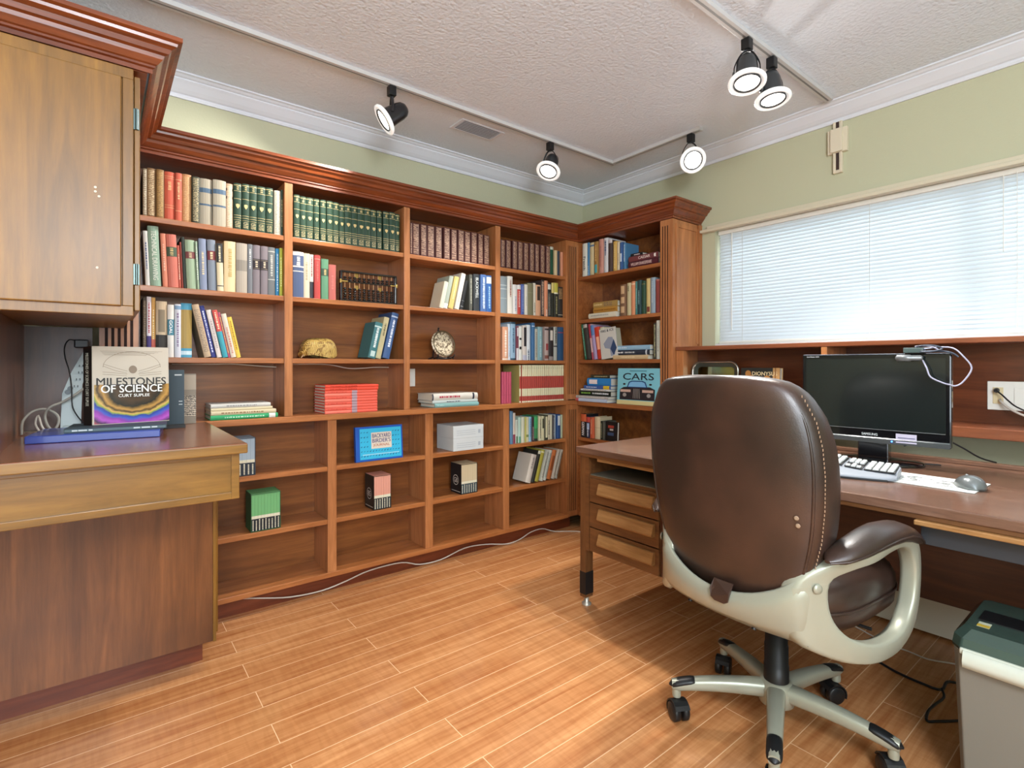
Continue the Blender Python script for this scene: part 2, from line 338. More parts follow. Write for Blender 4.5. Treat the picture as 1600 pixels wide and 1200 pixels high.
# ------------------------------------------------------------------ bookcase helpers
CORN = [(0, 1.992), (.006, 1.992), (.006, 2.004), (.013, 2.007), (.013, 2.013), (.018, 2.016), (.030, 2.030), (.034, 2.040), (.044, 2.044), (.050, 2.056), (.062, 2.064), (.064, 2.072), (.075, 2.076), (.075, 2.088), (0, 2.088)]
def cornice(path, name, parent, m):
    MB().loft([[path(p)[i]+(z,) for p, z in CORN] for i in range(len(path(0)))], sm=False).build(name, m, parent=parent)
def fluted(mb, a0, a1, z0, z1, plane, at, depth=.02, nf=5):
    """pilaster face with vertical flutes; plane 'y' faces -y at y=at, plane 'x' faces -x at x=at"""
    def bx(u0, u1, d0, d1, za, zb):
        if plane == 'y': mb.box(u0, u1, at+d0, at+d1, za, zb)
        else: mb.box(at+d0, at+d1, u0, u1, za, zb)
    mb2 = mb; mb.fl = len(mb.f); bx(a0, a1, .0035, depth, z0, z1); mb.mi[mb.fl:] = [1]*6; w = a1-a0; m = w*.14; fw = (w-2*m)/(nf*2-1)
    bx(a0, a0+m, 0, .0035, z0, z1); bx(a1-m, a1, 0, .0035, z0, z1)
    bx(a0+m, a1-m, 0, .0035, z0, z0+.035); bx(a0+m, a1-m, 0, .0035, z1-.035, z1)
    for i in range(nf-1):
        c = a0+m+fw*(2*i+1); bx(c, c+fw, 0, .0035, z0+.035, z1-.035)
YF, XF = 2.585, 2.625     # front planes of the wall bookcase and of the corner bookcase
TH = .024
E_ = .0008
# ---- wall bookcase
bc = empty('wall_bookcase', (1.3, 2.7, 0), 'long cherry wood built-in bookcase covering the back wall', 'bookcase')
MB().box(.0, 2.63, 2.79, 2.812, .085, 1.99).build('back_panel', CHB, parent=bc)
for x0, x1 in ((.682, .719), (1.296, 1.331), (1.911, 1.948)):
    MB().box(x0, x1, YF, 2.79, .892, 1.99).build('divider', CHV, parent=bc, bevel=.0015)
for x0, x1 in ((.884, .928), (1.426, 1.474), (1.971, 2.017)):
    MB().box(x0, x1, YF, 2.79, .11, .862).build('divider', CHV, parent=bc, bevel=.0015)
MB().box(.10, .125, YF+.02, 2.79, .892, 1.99).build('side_panel', CHV, parent=bc)
MB().box(2.508, 2.53, YF, 2.79, .11, 1.99).build('side_panel', CHV, parent=bc)
bays = ((.125, .682), (.719, 1.296), (1.331, 1.911), (1.948, 2.508))
for x0, x1 in bays:
    for z in (1.741, 1.458, 1.165):
        MB().box(x0, x1, YF+.004, 2.79, z-TH, z-E_).build('shelf', CH, parent=bc, bevel=.002)
for x0, x1 in ((.37, .884), (.928, 1.426), (1.474, 1.971), (2.017, 2.508)):
    for z in (.633, .372 if x0 < 2 else .36):
        MB().box(x0, x1, YF+.003, 2.79, z-TH, z-E_).build('shelf', CH, parent=bc, bevel=.002)
MB().box(.20, 2.6125, YF-.012, 2.79, .862, .892-E_).build('ledge', CH, parent=bc, bevel=.004)
MB().box(.20, 2.53, YF-.004, 2.79, .085, .11).build('bottom_shelf', CH, parent=bc, bevel=.003)
MB().box(.20, 2.60, YF+.055, YF+.075, .0, .085).build('kick_board', KICK, parent=bc)
MB().box(.0, 2.70, YF+.003, 2.81, 1.992, 2.06).build('top_board', CRN, parent=bc)
pl = MB(); fluted(pl, .0, .125, .892, 1.99, 'y', YF); pl.build('fluted_pilaster', [CHV, GRV], parent=bc)
pl = MB(); fluted(pl, 2.51, 2.625, .897, 1.99, 'y', YF-.001); pl.build('fluted_pilaster', [CHV, GRV], parent=bc)
pl = MB(); fluted(pl, 2.51, 2.625, .09, .862, 'y', YF-.001); pl.build('fluted_pilaster', [CHV, GRV], parent=bc)
cornice(lambda p: [(.118+p, YF-p), (XF-p, YF-p)], 'cornice', bc, CRN)
# ---- corner bookcase on the right wall
YB = 1.816
cb = empty('corner_bookcase', (2.78, 2.2, 0), 'narrow cherry bookcase in the corner beside the window', 'bookcase')
MB().box(2.88, 2.912, YB+.001, 2.585, .0, 1.99).build('back_panel', CHB, parent=cb)
MB().box(XF, 2.88, 2.586, 2.61, .09, 1.99).build('side_panel', CHY, parent=cb)
MB().box(XF+.002, 2.88, YB, YB+.022, .0, 1.99).build('side_panel', CHV, parent=cb)
fr = MB().box(2.655, 2.672, YB-.006, YB+.001, 1.262, 1.965).box(2.865, 2.885, YB-.006, YB+.001, 1.262, 1.965).box(2.672, 2.865, YB-.006, YB+.001, 1.945, 1.965).box(2.885, 2.915, YB-.012, YB, 1.2405, 1.99)
fr.build('panel_frame', CHV, parent=cb, bevel=.001)
for z in (1.747, 1.449, 1.17):
    MB().box(XF+.004, 2.88, 1.904, 2.585, z-TH, z-E_).build('shelf', CHY, parent=cb, bevel=.002)
MB().box(XF+.004, 2.88, 1.838, 2.585, .633-TH, .633-E_).build('shelf', CHY, parent=cb, bevel=.002)
MB().box(XF+.003, 2.88, 1.838, 2.585, .085, .11).build('bottom_shelf', CHY, parent=cb, bevel=.002)
MB().box(XF-.012, 2.88, 1.838, 2.585, .855, .885-E_).build('ledge', CHY, parent=cb, bevel=.004)
MB().box(XF+.05, XF+.07, YB+.02, 2.585, 0, .085).build('kick_board', KICK, parent=cb)
MB().box(XF+.003, 2.91, YB+.001, 2.60, 1.992, 2.06).build('top_board', CRN, parent=cb)
MB().box(XF+.02, 2.88, 1.884, 1.902, .885, 1.99).build('inner_upright', CHV, parent=cb)
pl = MB(); fluted(pl, YB+.002, 1.902, .888, 1.99, 'x', XF, nf=4); pl.build('fluted_pilaster', [CHV, GRV], parent=cb)
cornice(lambda p: [(XF-p, YF-p), (XF-p, YB-p), (2.915, YB-p)], 'cornice', cb, CRNY)

# ------------------------------------------------------------------ writing hutch on the left
hu = empty('desk_hutch', (-.3, 2.2, 0), 'honey walnut desk hutch with counter and overhead cupboard at left', 'hutch')
XLH = -1.0
MB().box(XLH, .362, 1.78, 2.5725, .862, .8905).build('counter', OLDT, parent=hu, bevel=.004)
MB().box(XLH, .362, 1.7795, 1.792, .860, .8885).build('counter_edge', OLD, parent=hu, bevel=.003)
fa = MB().box(XLH, .345, 1.822, 1.84, .716, .860)
fa.build('drawer_front', OLD, parent=hu)
MB().box(XLH, .345, 1.814, 1.822, .716, .738).box(XLH, .345, 1.814, 1.822, .846, .860).box(.322, .345, 1.812, 1.822, .716, .860).build('drawer_frame', OLD, parent=hu, bevel=.002)
MB().box(.325, .345, 1.84, 2.57, .716, .860).box(XLH, .325, 1.84, 2.20, .716, .722).build('drawer_side', KICK, parent=hu)
MB().box(XLH, .335, 2.24, 2.258, .096, .860).build('front_panel', PAN, parent=hu)
MB().box(.335, .346, 2.232, 2.262, .096, .715).build('corner_post', OLDV, parent=hu, bevel=.0015)
MB().box(.346, .362, 2.30, 2.34, .10, .715).build('corner_post', OLDV, parent=hu, bevel=.0015)
MB().box(.33, .345, 2.262, 2.575, .096, .860).build('end_panel', PAN, parent=hu)
MB().box(XLH, .312, 2.315, 2.333, 0, .096).box(.295, .312, 2.333, 2.575, 0, .096).build('kick_board', KICK, parent=hu)
# hutch recess and cupboard
MB().box(-.214-.02, -.02, 2.590, 2.605, .8905, 1.275).build('recess_back', HUT, parent=hu)
MB().box(-.236, -.214, 1.90, 2.59, .8905, 1.275).build('recess_side', PAN, parent=hu)
MB().box(XLH, .076, 1.875, 2.575, 1.277, 1.99).build('cupboard', OLDV, parent=hu, bevel=.001)
MB().box(XLH, .078, 1.862, 1.875, 1.274, 1.302).box(.0525, .078, 1.862, 1.875, 1.3022, 1.9548).box(XLH, .078, 1.862, 1.875, 1.955, 1.985).build('face_frame', OLDV, parent=hu, bevel=.0015)
dr = MB().box(-.62, .050, 1.850, 1.8745, 1.300, 1.952).build('cupboard_door', OLDV, parent=hu, bevel=.003)
for x, z in ((-.008, 1.612), (.000, 1.600), (-.008, 1.624), (-.004, 1.402)):
    MB().lathe([(.0035, 0), (.003, -.0015)], (x, 1.8498, z), (0, 1, 0), 10).build('screw_hole', mat('filler', '#ddd6c4', .6), parent=dr)
sd = MB().box(.080, .094, 1.872, 2.30, 1.290, 1.97).build('side_door', OLDV, parent=hu, bevel=.002)
for z in (1.845, 1.395):
    MB().box(.0765, .092, 1.867, 1.872, z-.030, z+.030).lathe([(.004, -.03), (.004, .03)], (.0855, 1.866, z), (0, 0, 1), 10).build('hinge', mat('hinge_metal', '#5a6a68', .35, metal=.8), parent=sd)
MB().box(XLH, .112, 1.88, 2.575, 1.9905, 2.06).build('top_board', CRN, parent=hu)
cornice(lambda p: [(XLH, 1.876-p), (.118+p, 1.876-p), (.118+p, YF-p)], 'cornice', hu, CRN)
MB().box(XLH, XLH+.02, 1.88, 2.57, .0, .716).build('end_panel', PAN, parent=hu)

# ------------------------------------------------------------------ wall shelf under the window
ws = empty('sill_shelf', (2.78, .6, .85), 'shallow cherry shelf unit under the window sill behind the desk', 'wall shelf')
YE = -.8
MB().box(2.65, 2.918, YE, YB-.002, 1.218, 1.240).build('sill_board', SILL, parent=ws, bevel=.003)
MB().box(2.65, 2.90, YE, YB-.002, .850, .892).build('lower_board', SILL, parent=ws, bevel=.003)
MB().box(2.882, 2.905, YE, YB-.002, .892, 1.218).build('back_panel', WPN, parent=ws)
for y0, y1 in ((1.002, 1.028), (-.25, -.224)):
    MB().box(2.652, 2.882, y0, y1, .892, 1.218).build('divider', CHV, parent=ws, bevel=.0015)
MB().box(2.655, 2.70, YB-.05, YB-.003, .892, 1.218).build('end_post', CHV, parent=ws, bevel=.002)

# ------------------------------------------------------------------ executive desk
dk = empty('office_desk', (2.2, .8, 0), 'large old walnut office desk under the window', 'desk')
DX0, DX1, DY0, DY1 = 1.765, 2.66, -.25, 1.752
MB().box(DX0, DX1, DY0, DY1, .722, .75).build('desk_top', DSK, parent=dk, bevel=.003)
MB().box(DX0+.006, DX1-.01, DY0+.01, DY1-.004, .708, .722).build('top_rim', DSF, parent=dk, bevel=.002)
MB().box(2.605, 2.64, DY0+.02, 1.30, .75, .766).build('back_rail', DSK, parent=dk, bevel=.003)
for x0 in (1.79, 2.58):
    for y0 in (1.712, -.23):
        lg = MB().box(x0, x0+.05, y0, y0+.036, .04, .709).build('leg', DSL, parent=dk, bevel=.002)
        MB().box(x0-.001, x0+.051, y0-.001, y0+.037, .055, .16).build('leg_sleeve', BLACK, parent=lg)
        MB().lathe([(.012, .04), (.012, .012), (.022, .008), (.022, 0)], (x0+.025, y0+.018, 0), (0, 0, 1), 16).build('glide', mat('glide_nickel', '#b9b4a8', .35, metal=.6), parent=lg)
for y0, y1, near in ((1.302, 1.709, 0), (-.19, .2, 1)):
    if near: 
        continue
    MB().box(1.80, 2.44, y0, y0+.016, .268, .708).box(1.80, 2.44, y1-.014, y1+.002, .268, .708).box(2.425, 2.44, y0, y1, .268, .708).box(1.80, 2.43, y0, y1, .608, .62).box(1.80, 2.43, y0, y1, .268, .28).build('pedestal', DSF, parent=dk)
    MB().box(1.788, 1.80, 1.69, 1.7115, .268, .708).build('face_stile', DSF, parent=dk)
    MB().box(1.801, 2.2, y0+.01, y1-.01, .6205, .624).build('tray_bottom', mat('tray_lining', '#6c6a5c', .7), parent=dk)
    MB().box(1.782, 2.40, y0+.0175, 1.634, .692, .707).build('pull_out_board', DSH, parent=dk, bevel=.003)
    for za, zb in ((.499, .608), (.384, .494), (.270, .379)):
        d = MB().box(1.790, 1.8165, y0+.002, 1.688, za, zb).build('drawer', DSF, parent=dk, bevel=.0015)
        zh = zb-.066
        ha = [(1.790, zh), (1.772, zh-.002), (1.764, zh+.006), (1.778, zh+.050), (1.790, zh+.052)]
        MB().loft([[(x, y, z) for x, z in ha] for y in (y0+.02, 1.622)], sm=False).build('handle', DSH, parent=d, bevel=.002)
MB().box(2.45, 2.466, DY0+.02, 1.71, .25, .708).build('modesty_panel', MOD, parent=dk)
MB().box(1.80, 2.44, 1.285, 1.3015, .268, .708).build('knee_panel', MOD, parent=dk)
cd = MB().box(1.80, 2.3, -.2, .44, .635, .7075).build('centre_drawer', mat('drawer_steel', '#3a3d42', .5, metal=.3), parent=dk, bevel=.001)
MB().box(1.755, 1.80, -.2, .446, .694, .7075).build('drawer_pull', DSH, parent=cd, bevel=.003)

# baseboard heater along the window wall
bh = empty('baseboard_heater', (2.82, .4, 0), 'low white baseboard heater under the desk by the wall', 'heater')
MB().prism([(2.725, .012), (2.912, .012), (2.912, .20), (2.76, .20), (2.725, .175)], lambda p, k: (p[0], [-.6, 1.6][k], p[1])).build('casing', mat('heater_enamel', '#d2d0c4', .4), parent=bh, bevel=.003)
MB().box(2.722, 2.726, -.58, 1.58, .160, .168).build('grille_slot', BLACK, parent=bh)
SHELVES={
 'a1b1':('A',1.741,'top shelf of the far left bay',[
  (0.14,0.1539,0.194,0,'#8d8069','o.03-.97#d8cdb4','silver and brown marbled book'),
  (0.1545,0.1846,0.201,0,'#8a6b4a','o.03-.97#d9c49a','cream and brown ornate gilt book'),
  (0.1856,0.2124,0.201,0,'#8b6b3f','o.05-.95#c09a5c','tan and gold floral spine book'),
  (0.2144,0.2511,0.201,0,'#c95f48','b.9-.91#e0b080;b.86-.868#e0b080;v.62-.8#e0b080;b.3-.308#e0b080;b.25-.258#e0b080','broad salmon red book with gilt lines'),
  (0.2521,0.2759,0.202,0,'#c76049','b.85-.86#e6b98c;v.45-.8#e6b98c;b.2-.21#e6b98c','narrow salmon red book with gilt title'),
  (0.2769,0.3106,0.204,0,'#b9875a','o.05-.95#d3aa76','tan book with arched gilt panels'),
  (0.3116,0.3403,0.199,0,'#3c3f30','o.03-.97#b5a67c;b.64-.78#23261f','black book with gilt diamonds'),
  (0.3413,0.3889,0.201,0,'#a39b88','b.70-.80#4b6278;b.42-.46#4b6278','grey tome with two blue labels'),
  (0.3909,0.4415,0.204,0,'#aaa28e','b.70-.80#4b6278;b.42-.46#4b6278','second grey tome with two blue labels'),
  (0.4425,0.4703,0.198,0,'#c6a98a','o.05-.95#e4cfae;b.84-.9#46362c;b.66-.72#46362c','cream and brown book with dark labels'),
  (0.4722,0.503,0.205,0,'#243f2e','b.95-.965#c9b27a;b.83-.838#c9b27a;v.86-.93#a8996a;b.66-.668#c9b27a;s.5#c9b27a;b.30-.308#c9b27a;b.25-.258#c9b27a;b.2-.206#c9b27a;o.03-.17#a8996a','G'),
  (0.506,0.5357,0.209,0,'#243f2e','b.95-.965#c9b27a;b.83-.838#c9b27a;v.86-.93#a8996a;b.66-.668#c9b27a;s.5#c9b27a;b.30-.308#c9b27a;b.25-.258#c9b27a;b.2-.206#c9b27a;o.03-.17#a8996a','G'),
  (0.5367,0.5674,0.21,0,'#243f2e','b.95-.965#c9b27a;b.83-.838#c9b27a;v.86-.93#a8996a;b.66-.668#c9b27a;s.5#c9b27a;b.30-.308#c9b27a;b.25-.258#c9b27a;b.2-.206#c9b27a;o.03-.17#a8996a','G'),
  (0.5694,0.6031,0.211,0,'#243f2e','b.95-.965#c9b27a;b.83-.838#c9b27a;v.86-.93#a8996a;b.66-.668#c9b27a;s.5#c9b27a;b.30-.308#c9b27a;b.25-.258#c9b27a;b.2-.206#c9b27a;o.03-.17#a8996a','G'),
  (0.6051,0.6359,0.212,0,'#243f2e','b.95-.965#c9b27a;b.83-.838#c9b27a;v.86-.93#a8996a;b.66-.668#c9b27a;s.5#c9b27a;b.30-.308#c9b27a;b.25-.258#c9b27a;b.2-.206#c9b27a;o.03-.17#a8996a','G'),
  (0.6428,0.6706,0.208,0,'#cbc3ae','o.04-.96#8f8f7c','white floral patterned spine book'),
  (0.6716,0.6805,0.216,0,'#2c4136','v.2-.8#c9b27a','thin dark green book'),
 ]),
 'a2b1':('A',1.458,'second shelf of the far left bay',[
  (0.1497,0.1651,0.223,-2.5,'#d8d9d4','v.3-.8#5d6a94','white book with blue lettering'),
  (0.1661,0.2036,0.246,-2.5,'#93b09c','T TECHNICAL DRAWING .1-.92#dfe6da','pale green drawing textbook'),
  (0.2084,0.2267,0.221,-2.5,'#d98a70','v.3-.8#e8b9a0','coral book with faded title'),
  (0.2276,0.2642,0.221,-2.5,'#cb7565','b.58-.76#4a5c4a;v.6-.74#c9b27a','coral book with dark green label'),
  (0.2651,0.2747,0.18,-2.5,'#b45a4a','v.2-.8#e0c8b0','small reddish book with cream marks'),
  (0.2757,0.2815,0.195,-2.5,'#8b3a30','','thin dark red book'),
  (0.282,0.294,0.218,-2.5,'#2b332c','','dark green book with bare spine'),
  (0.2949,0.3305,0.208,-2.5,'#9cb295','b.62-.76#7c4848;v.64-.74#d8c9a0','sage green book with maroon label'),
  (0.3315,0.3401,0.206,-2.5,'#93a98f','v.2-.9#dfe6da','narrow sage green book'),
  (0.343,0.3709,0.222,-1.5,'#8590a8','v.3-.75#d9c9a0','slate lavender book with tan title'),
  (0.3747,0.4065,0.222,-1.5,'#808a97','b.60-.78#7b3b3f;v.62-.76#d9c9a0','blue grey book with maroon label'),
  (0.4084,0.4334,0.209,-1.5,'#d9cba8','b.60-1#2e2f30;v.62-.95#d9cba8;b.1-.12#444444','black and cream spine book'),
  (0.4353,0.4815,0.225,0,'#dfc99c','v.3-.85#c0a468','thick cream yellow book'),
  (0.4824,0.5276,0.223,0,'#a99f90','b.44-.66#8b8478','thick beige book with grey panel'),
  (0.5286,0.5497,0.224,0,'#6f7276','v.5-.9#c9cac6','slim grey book with white title'),
  (0.5517,0.5824,0.224,0,'#7d7478','b.5-.72#3a3438;b.52-.53#c9b89a;b.69-.70#c9b89a;v.55-.67#c9b89a','grey mauve book with black labels'),
  (0.5843,0.6151,0.223,0,'#7d7478','b.5-.72#3a3438;b.52-.53#c9b89a;b.69-.70#c9b89a;v.55-.67#c9b89a','second grey mauve book with black labels'),
  (0.617,0.6478,0.224,0,'#6f7272','b.9-.92#b9b9b0;b.32-.335#c9c9c0;v.4-.85#b9b9b0','plain grey book with white rules'),
  (0.6507,0.6661,0.222,0,'#2f7fae','v.1-.9#d0e0e8','bright blue paperback'),
  (0.667,0.6805,0.226,0,'#a9ad3c','v.2-.8#e0e0a0','thin yellow green paperback'),
 ]),
 'a3b1':('A',1.165,'third shelf of the far left bay',[
  (0.14,0.1526,0.243,0,'#4e4238','o.05-.95#8d7a62','dark brown patterned paperback'),
  (0.1535,0.169,0.248,0,'#e2dbe0','b.0-.35#4c3f78;v.4-.9#b04050','white and purple paperback'),
  (0.1699,0.1834,0.246,0,'#d9a860','b.0-.3#d07060;v.3-.8#f0e0b0','yellow and pink paperback'),
  (0.1844,0.223,0.232,0,'#c9b496','b.0-.4#3a3835;r.45-.85#8a7d68','tan book with dark lower half'),
  (0.224,0.2472,0.22,0,'#dcd9d2','b.42-.72#4a8090;T GOAL .44-.7#ffffff','white book with teal title block'),
  (0.2491,0.2723,0.224,0,'#d0d3dc','b.9-.97#7a9ab8;v.2-.85#8a7a9a','white paperback with blue top'),
  (0.2732,0.3128,0.231,0,'#4f9ab8','b.17-.88#a98f52;b.05-.12#c9dfe8','thick tan book with blue ends'),
  (0.3582,0.3852,0.23,-12,'#b9a184','o.1-.9#8a7864','photo covered tan paperback'),
  (0.3872,0.4055,0.228,-12,'#343a7c','v.1-.9#c9cfe8','navy blue paperback with white title'),
  (0.4084,0.4277,0.211,-12,'#dcd3ce','v.2-.8#b0a0a0','plain white slim paperback'),
  (0.4297,0.4509,0.211,-12,'#3f9aa8','b.55-1#c9504a;v.6-.95#f0d0b0','red and teal paperback'),
  (0.4519,0.4615,0.203,-12,'#b0506a','v.1-.9#d8c850','thin magenta paperback'),
  (0.4625,0.4837,0.197,-12,'#d6c6b4','v.1-.7#c08070','cream paperback with reddish specks'),
  (0.4857,0.504,0.184,-12,'#d9b94a','v.2-.9#a88020','yellow paperback at the end'),
 ]),
 'a1b2':('A',1.741,'top shelf of the second bay',[
  (0.73,0.757,0.206,0,'#243f2e','b.95-.965#c9b27a;b.83-.838#c9b27a;v.86-.93#a8996a;b.66-.668#c9b27a;s.5#c9b27a;b.30-.308#c9b27a;b.25-.258#c9b27a;b.2-.206#c9b27a;o.03-.17#a8996a','G'),
  (0.759,0.786,0.203,0,'#243f2e','b.95-.965#c9b27a;b.83-.838#c9b27a;v.86-.93#a8996a;b.66-.668#c9b27a;s.5#c9b27a;b.30-.308#c9b27a;b.25-.258#c9b27a;b.2-.206#c9b27a;o.03-.17#a8996a','G'),
  (0.787,0.82,0.203,0,'#243f2e','b.95-.965#c9b27a;b.83-.838#c9b27a;v.86-.93#a8996a;b.66-.668#c9b27a;s.5#c9b27a;b.30-.308#c9b27a;b.25-.258#c9b27a;b.2-.206#c9b27a;o.03-.17#a8996a','G'),
  (0.823,0.849,0.204,0,'#243f2e','b.95-.965#c9b27a;b.83-.838#c9b27a;v.86-.93#a8996a;b.66-.668#c9b27a;s.5#c9b27a;b.30-.308#c9b27a;b.25-.258#c9b27a;b.2-.206#c9b27a;o.03-.17#a8996a','G'),
  (0.854,0.882,0.205,0,'#243f2e','b.95-.965#c9b27a;b.83-.838#c9b27a;v.86-.93#a8996a;b.66-.668#c9b27a;s.5#c9b27a;b.30-.308#c9b27a;b.25-.258#c9b27a;b.2-.206#c9b27a;o.03-.17#a8996a','G'),
  (0.886,0.916,0.206,0,'#243f2e','b.95-.965#c9b27a;b.83-.838#c9b27a;v.86-.93#a8996a;b.66-.668#c9b27a;s.5#c9b27a;b.30-.308#c9b27a;b.25-.258#c9b27a;b.2-.206#c9b27a;o.03-.17#a8996a','G'),
  (0.917,0.946,0.205,0,'#243f2e','b.95-.965#c9b27a;b.83-.838#c9b27a;v.86-.93#a8996a;b.66-.668#c9b27a;s.5#c9b27a;b.30-.308#c9b27a;b.25-.258#c9b27a;b.2-.206#c9b27a;o.03-.17#a8996a','G'),
  (0.948,0.974,0.202,0,'#243f2e','b.95-.965#c9b27a;b.83-.838#c9b27a;v.86-.93#a8996a;b.66-.668#c9b27a;s.5#c9b27a;b.30-.308#c9b27a;b.25-.258#c9b27a;b.2-.206#c9b27a;o.03-.17#a8996a','G'),
  (0.976,1.011,0.206,0,'#243f2e','b.95-.965#c9b27a;b.83-.838#c9b27a;v.86-.93#a8996a;b.66-.668#c9b27a;s.5#c9b27a;b.30-.308#c9b27a;b.25-.258#c9b27a;b.2-.206#c9b27a;o.03-.17#a8996a','G'),
  (1.012,1.043,0.206,0,'#243f2e','b.95-.965#c9b27a;b.83-.838#c9b27a;v.86-.93#a8996a;b.66-.668#c9b27a;s.5#c9b27a;b.30-.308#c9b27a;b.25-.258#c9b27a;b.2-.206#c9b27a;o.03-.17#a8996a','G'),
  (1.044,1.08,0.206,0,'#243f2e','b.95-.965#c9b27a;b.83-.838#c9b27a;v.86-.93#a8996a;b.66-.668#c9b27a;s.5#c9b27a;b.30-.308#c9b27a;b.25-.258#c9b27a;b.2-.206#c9b27a;o.03-.17#a8996a','G'),
  (1.0806,1.113,0.207,0,'#243f2e','b.95-.965#c9b27a;b.83-.838#c9b27a;v.86-.93#a8996a;b.66-.668#c9b27a;s.5#c9b27a;b.30-.308#c9b27a;b.25-.258#c9b27a;b.2-.206#c9b27a;o.03-.17#a8996a','G'),
  (1.115,1.145,0.205,0,'#243f2e','b.95-.965#c9b27a;b.83-.838#c9b27a;v.86-.93#a8996a;b.66-.668#c9b27a;s.5#c9b27a;b.30-.308#c9b27a;b.25-.258#c9b27a;b.2-.206#c9b27a;o.03-.17#a8996a','G'),
  (1.149,1.175,0.206,0,'#243f2e','b.95-.965#c9b27a;b.83-.838#c9b27a;v.86-.93#a8996a;b.66-.668#c9b27a;s.5#c9b27a;b.30-.308#c9b27a;b.25-.258#c9b27a;b.2-.206#c9b27a;o.03-.17#a8996a','G'),
  (1.184,1.216,0.208,0,'#243f2e','b.95-.965#c9b27a;b.83-.838#c9b27a;v.86-.93#a8996a;b.66-.668#c9b27a;s.5#c9b27a;b.30-.308#c9b27a;b.25-.258#c9b27a;b.2-.206#c9b27a;o.03-.17#a8996a','G'),
  (1.219,1.252,0.21,0,'#243f2e','b.95-.965#c9b27a;b.83-.838#c9b27a;v.86-.93#a8996a;b.66-.668#c9b27a;s.5#c9b27a;b.30-.308#c9b27a;b.25-.258#c9b27a;b.2-.206#c9b27a;o.03-.17#a8996a','G'),
  (1.253,1.279,0.206,0,'#243f2e','b.95-.965#c9b27a;b.83-.838#c9b27a;v.86-.93#a8996a;b.66-.668#c9b27a;s.5#c9b27a;b.30-.308#c9b27a;b.25-.258#c9b27a;b.2-.206#c9b27a;o.03-.17#a8996a','G'),
 ]),
 'a2b2':('A',1.458,'second shelf of the second bay',[
  (0.725,0.775,0.217,0,'#4a5878','b.92-1#d9d6cc;b.66-.69#d9d6cc;v.7-.9#d9d6cc;b.56-.58#c9c6bc','navy book with white bands'),
  (0.776,0.805,0.216,0,'#cabfa4','v.4-.8#a89c80','cream cloth book'),
  (0.806,0.824,0.214,0,'#3a3a40','b.38-1#d8cfc0;v.5-.95#8a3a3a','black and white slim book'),
  (0.826,0.855,0.213,0,'#b34440','b.9-.92#d98070;v.4-.85#c96a60','bright red cloth book'),
  (0.86,0.895,0.199,0,'#5f8e6e','b.58-.76#3a5242;v.6-.74#c9b27a','green book with darker label'),
  (0.896,0.932,0.175,0,'#b9655c','v.3-.7#c97a70','dusty rose cloth book'),
 ]),
 'a3b2':('A',1.165,'third shelf of the second bay',[
  (1.099,1.141,0.193,13,'#3f7478','b.86-.9#b9d0cc;v.3-.85#d9e6e4;r.05-.2#b9d0cc','teal book with white lettering'),
  (1.144,1.174,0.226,13,'#b9b088','v.55-.85#6a6448','beige cloth book with dark title'),
  (1.182,1.222,0.251,13,'#3f5c8a','b.9-.93#b9c6da;v.25-.85#d0daea','blue book with white title'),
 ]),
 'a1b3':('A',1.741,'top shelf of the third bay',[
  (1.343,1.354,0.176,0,'#4a2422','o.03-.97#b8967c','R'),
  (1.355,1.399,0.176,0,'#4a2422','o.03-.97#b8967c','R'),
  (1.405,1.444,0.178,0,'#4a2422','o.03-.97#b8967c','R'),
  (1.447,1.494,0.178,0,'#4a2422','o.03-.97#b8967c','R'),
  (1.5,1.543,0.18,0,'#4a2422','o.03-.97#b8967c','R'),
  (1.555,1.597,0.184,0,'#4a2422','o.03-.97#b8967c','R'),
  (1.604,1.644,0.182,0,'#4a2422','o.03-.97#b8967c','R'),
  (1.651,1.694,0.186,0,'#4a2422','o.03-.97#b8967c','R'),
  (1.697,1.738,0.184,0,'#4a2422','o.03-.97#b8967c','R'),
  (1.743,1.787,0.187,0,'#4a2422','o.03-.97#b8967c','R'),
  (1.793,1.831,0.186,0,'#4a2422','o.03-.97#b8967c','R'),
  (1.836,1.877,0.184,0,'#4a2422','o.03-.97#b8967c','R'),
 ]),
 'a2b3':('A',1.458,'second shelf of the third bay',[
  (1.524,1.551,0.157,13,'#d8d3bc','','cream hardback with blank spine'),
  (1.553,1.58,0.194,13,'#a3ada0','b.0-.15#e0ded4','grey green slim book'),
  (1.585,1.617,0.193,13,'#d4bb72','v.3-.9#e6d8a8','yellow cloth book'),
  (1.632,1.663,0.219,13,'#d8d3c8','v.2-.5#c9c0b8','white hardback leaning steeply'),
  (1.667,1.688,0.178,13,'#26282a','b.1-.12#888888;b.3-.31#888888','short black book behind the white one'),
  (1.738,1.76,0.217,0,'#55564e','v.2-.9#b0b0a0','dark grey slim paperback'),
  (1.765,1.807,0.223,0,'#33373a','T BLACKWELL .35-.9#c9cfcc','black book with large white title'),
  (1.812,1.855,0.224,0,'#4a6aa0','v.08-.92#cfe0f0','blue book with white title'),
  (1.857,1.894,0.223,0,'#2f5fa0','b.78-.96#c9cfcc;v.1-.7#9ac0e0','blue book with pale top'),
 ]),
 'a1b4':('A',1.741,'top shelf of the fourth bay',[
  (1.964,1.999,0.174,0,'#4a2422','o.03-.97#b8967c','R'),
  (2.005,2.045,0.178,0,'#4a2422','o.03-.97#b8967c','R'),
  (2.058,2.097,0.181,0,'#4a2422','o.03-.97#b8967c','R'),
  (2.102,2.143,0.182,0,'#4a2422','o.03-.97#b8967c','R'),
  (2.149,2.191,0.182,0,'#4a2422','o.03-.97#b8967c','R'),
  (2.199,2.24,0.187,0,'#4a2422','o.03-.97#b8967c','R'),
  (2.246,2.282,0.187,0,'#4a2422','o.03-.97#b8967c','R'),
  (2.292,2.333,0.189,0,'#4a2422','o.03-.97#b8967c','R'),
